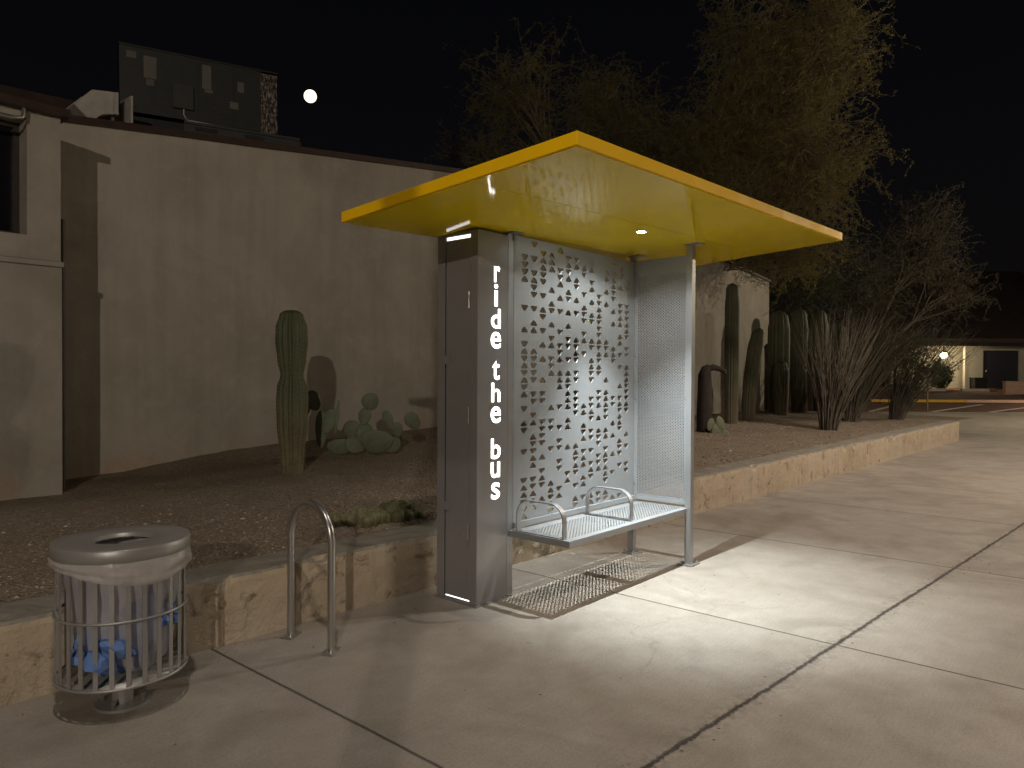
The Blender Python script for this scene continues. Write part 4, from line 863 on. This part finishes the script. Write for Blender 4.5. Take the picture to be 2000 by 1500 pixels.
# ------------------------------------------------------------------ far street
def build_far():
    def fo(o, lat, D, z): o.location = far(lat, D, z); o.rotation_euler = (0, 0, math.atan2(AX.y, AX.x)); return o
    lx = lambda u, D: (u-1000)*D/FPX
    D = 51.0; z0 = lot_h(50)-.01
    e = empty('far_building', (0,0,0), 'pale single storey building with huge brown roof across the car park', 'building'); fo(e, 0, D, 0)
    b = MB(); a, c = lx(1740, D), lx(2260, D); zt = 3.75; dl, dr, dz = lx(1920, D), lx(1991, D), 3.45
    b.box(a, dl, 0, .3, 0, zt); b.box(dr, c, 0, .3, 0, zt); b.box(dl, dr, 0, .3, dz, zt); b.build('wall', M['fwall'], e)
    b = MB(); b.box(dl+.02, dr-.02, .12, .18, 0, dz-.02)
    for k in range(1, 5): b.box(dl+.03, dr-.03, .10, .118, dz*k/5-.02, dz*k/5+.02)
    dd = b.build('door', M['fdoor'], e)
    b = MB(); b.cyl((dl+.25, .06, 0), .04, 1.95, 2.06, 8); b.build('handle', M['duct'], dd)
    b = MB(); b.hexa([(a-1,-1.4,zt+.18),(c,-1.4,zt+.18),(c,14,zt+7.0),(a+5.5,14,zt+7.0)], [(a-1,-1.4,zt+.45),(c,-1.4,zt+.45),(c,14,zt+7.3),(a+5.5,14,zt+7.3)]); b.build('roof', M['froof'], e)
    b = MB(); b.box(a-1, c, -1.42, -1.2, zt-.06, zt+.17); b.build('eave_board', M['hdark'], e)
    for u in (1885, 2040):
        b = MB(); b.box(lx(u, D-1)-.13, lx(u, D-1)+.13, -1.2, -.95, 0, zt-.06); b.build('column', M['fwall'], e)
    # lamp on the wall
    o = empty('wall_lamp', (0,0,0), 'glowing globe lamp under the eave of the far building above the bush', 'lamp'); fo(o, lx(1843, D-1.1), D-1.1, 3.05)
    b = MB(); 
    b.lathe([(.001,-.22),(.15,-.17),(.21,0),(.15,.17),(.001,.22)], 14); b.build('globe', M['lamp'], o)
    b = MB(); b.cyl((0,0,0), .06, .2, .65, 8); b.build('bracket', M['hdark'], o)
    L = bpy.data.lights.new('globe_lamp', 'POINT'); L.energy = 160; L.color = (1,.75,.45); L.shadow_soft_size = .25; lo = bpy.data.objects.new('globe_lamp', L); COL.objects.link(lo); lo.parent = o; lo.location = (0,-.35,-.1)
    # bush
    R = random.Random(5); e2 = empty('round_bush', (0,0,0), 'dark rounded bush against the pale far wall under the lamp', 'bush'); fo(e2, lx(1836, 49), 49, lot_h(49))
    b = MB(); s = MB()
    for k in range(26):
        a_ = R.uniform(0, 6.28); s.tube([(0,0,0), (math.cos(a_)*.3, math.sin(a_)*.3, .6), (math.cos(a_)*R.uniform(.3,.8), math.sin(a_)*.6, R.uniform(1,1.9))], [.03,.02,.01], 4)
    for k in range(3800):
        u = Vector((R.gauss(0,1), R.gauss(0,1), R.gauss(0,1))).normalized()*(R.random()**.35); p = Vector((u.x*.85, u.y*.7, .95+u.z*.9)); p *= 1+.55*mnoise.noise(p*2.3)
        d = Vector((R.gauss(0,1), R.gauss(0,1), R.gauss(0,1))).normalized(); w_ = d.cross(Vector((R.gauss(0,1), R.gauss(0,1), R.gauss(0,1)))).normalized(); b.add([p, p+d*.06+w_*.035, p+d*.13, p+d*.06-w_*.035], [(0,1,2,3)])
    s.build('stems', M['bark'], e2); b.build('foliage', M['leafd'], e2)
    # dark box by the door
    b = MB(); b.box(-.42, .42, -.3, .3, 0, .72); b.box(-.45, .45, -.33, .33, .72, .80); b.box(-.44, -.40, -.31, .31, .3, .34)
    o = fo(b.build('storage_bin', M['hdark'], None, .02), lx(1911, 49.7), 49.7, lot_h(49.7)); tag(o, 'low black storage bin left of the dark far door', 'bin')
    # wheel stops
    for u0, u1, lab in ((1792, 1846, 'white concrete wheel stop in front of the bush'), (1878, 1945, 'white concrete wheel stop in front of the dark door')):
        DD = 47.3; b = MB(); h = (lx(u1, DD)-lx(u0, DD))/2; b.hexa([(-h,-.12,0),(h,-.12,0),(h,.12,0),(-h,.12,0)], [(-h,-.07,.18),(h,-.07,.18),(h,.07,.18),(-h,.07,.18)])
        o = fo(b.build('wheel_stop', M['white']), lx((u0+u1)/2, DD), DD, lot_h(DD)-.004); tag(o, lab, 'wheel stop', 'wheel stops in the car park')
    # island kerb: tan with a yellow painted length
    DD = 38.2; b = MB(); b.box(lx(1700, DD), lx(1884, DD), -.1, .1, 0, .15); o = fo(b.build('yellow_kerb', M['yel']), 0, DD, lot_h(DD)-.02); tag(o, 'yellow painted length of kerb across the road', 'kerb')
    b = MB(); b.box(lx(1885, DD), lx(2300, DD), -.1, .1, 0, .15); o = fo(b.build('plain_kerb', M['pink']), 0, DD, lot_h(DD)-.02); tag(o, 'unpainted tan kerb continuing right of the yellow length', 'kerb')
    # pink block wall at right
    b = MB(); DD = 44.5; b.box(0, 9, 0, .25, 0, .80); b.box(-.03, 9, -.03, .28, .80, .86); o = fo(b.build('block_wall', M['pink']), lx(1965, DD), DD, lot_h(DD)-.05); o.rotation_euler.z += .10; tag(o, 'low pinkish block wall at the right edge of the car park', 'low wall')
    # thin rusty sign post
    e3 = empty('sign_post', (0,0,0), 'thin rusty metal post with a small edge-on plate by the road', 'post'); fo(e3, lx(1812, 32), 32, 0)
    b = MB(); b.box(-.03, .03, -.02, .02, 0, 1.95); b.build('post', M['rust'], e3); b = MB(); b.box(-.05, .05, -.035, -.022, 1.55, 1.9); b.build('plate', M['rust'], e3)
    # road markings
    b = MB()
    def strip(p, q, w_):
        (u0, d0), (u1, d1) = p, q; A_ = far(lx(u0, d0), d0, lot_h(d0)+.002); B_ = far(lx(u1, d1), d1, lot_h(d1)+.002); n_ = (B_-A_).cross(Vector((0,0,1))).normalized()*w_/2; b.add([A_-n_, B_-n_, B_+n_, A_+n_], [(0,1,2,3)])
    strip((1700,31.8),(2400,31.8),.28); strip((1822,32.2),(1920,36.8),.28); strip((1935,32.2),(2050,36.8),.28); strip((1700,32.2),(1760,36.8),.28); strip((2060,32.2),(2200,36.8),.28)
    o = b.build('road_marking', M['white']); tag(o, kind='structure')
build_far()

# ------------------------------------------------------------------ moon
b = MB(); n = 24; vs = []
for i in range(n//2+1):
    for k in range(n): t = math.pi*i/(n//2); a = 2*math.pi*k/n; vs.append((3.3*math.sin(t)*math.cos(a), 3.3*math.sin(t)*math.sin(a), 3.3*math.cos(t)))
b.add(vs, [(i*n+k, i*n+(k+1)%n, (i+1)*n+(k+1)%n, (i+1)*n+k) for i in range(n//2) for k in range(n)], 0, True)
o = b.build('moon', M['moon']); o.location = at(606, 188, 380); tag(o, 'full bright moon low in the black sky above the stucco wall', 'moon')

# ------------------------------------------------------------------ street lamps (out of frame) that light the place
def street_lamp(x, y, H, energy, col, label, aim, soft=.10, cone=0):
    e = empty('street_lamp', (x, y, 0), label, 'street lamp', 'street lamps along the road'); a = Vector((aim[0]-x, aim[1]-y, 0)).normalized()
    b = MB(); b.tube([(0,0,0), (0,0,H*.5), (0,0,H+.15)], [.10,.08,.06], 12); b.build('pole', M['steel'], e)
    b = MB(); b.tube([(0,0,H+.05), tuple(a*.6+Vector((0,0,H+.22))), tuple(a*1.2+Vector((0,0,H+.25)))], .035, 8); b.build('arm', M['steel'], e)
    b = MB(); Mx = Matrix.Translation(a*1.45+Vector((0,0,H+.25))) @ Matrix.Rotation(math.atan2(a.y, a.x), 4, 'Z'); b.box(-.3, .3, -.14, .14, -.05, .08, 0, Mx); h = b.build('lamp_head', M['steel'], e, .02)
    b = MB(); b.box(-.25, .25, -.11, .11, -.065, -.051, 0, Mx); b.build('lens', M['head'], h)
    L = bpy.data.lights.new('street_light', 'SPOT' if cone else 'POINT'); L.energy = energy
    if cone: L.spot_size = rad(cone); L.spot_blend = .3
    L.color = col; L.shadow_soft_size = soft; lo = bpy.data.objects.new('street_light', L); COL.objects.link(lo); lo.parent = e; lo.location = a*1.45+Vector((0,0,H))
    return e
street_lamp(-15.5, -14.6, 6.3, 3000, (1,.87,.74), 'tall street lamp on the pavement far behind the camera to the left', (0, 0))
street_lamp(10.2, -6.3, 8.0, 2200, (1,.83,.70), 'tall shielded street lamp on the kerb to the right of the shelter', (0, 0), cone=118)
street_lamp(-4.6, -3.9, 8.0, 470, (1,.88,.78), 'shielded street lamp leaning over the pavement just behind the camera', (0, 0), cone=98)
street_lamp(27, -8, 6.5, 2900, (1,.84,.62), 'unshielded street lamp beside the car park at the far right', (20, 8))
street_lamp(40, -12, 7.5, 5000, (1,.76,.62), 'shielded street lamp over the car park entrance', (48, 2), cone=130)

# ------------------------------------------------------------------ camera & view
cam = bpy.data.cameras.new('camera'); co = bpy.data.objects.new('camera', cam); COL.objects.link(co); sc.camera = co
cam.sensor_width = 36; cam.lens = FPX*36/2000; cam.clip_end = 2000; cam.clip_start = .05
mt = Matrix((Rv, Uv, -Fv)).transposed().to_4x4(); mt.translation = CAM; co.matrix_world = mt
sc.view_settings.view_transform = 'Standard'; sc.view_settings.look = 'None'; sc.view_settings.gamma = 1; sc.view_settings.exposure = .25
try: sc.cycles.use_denoising = True
except Exception: pass
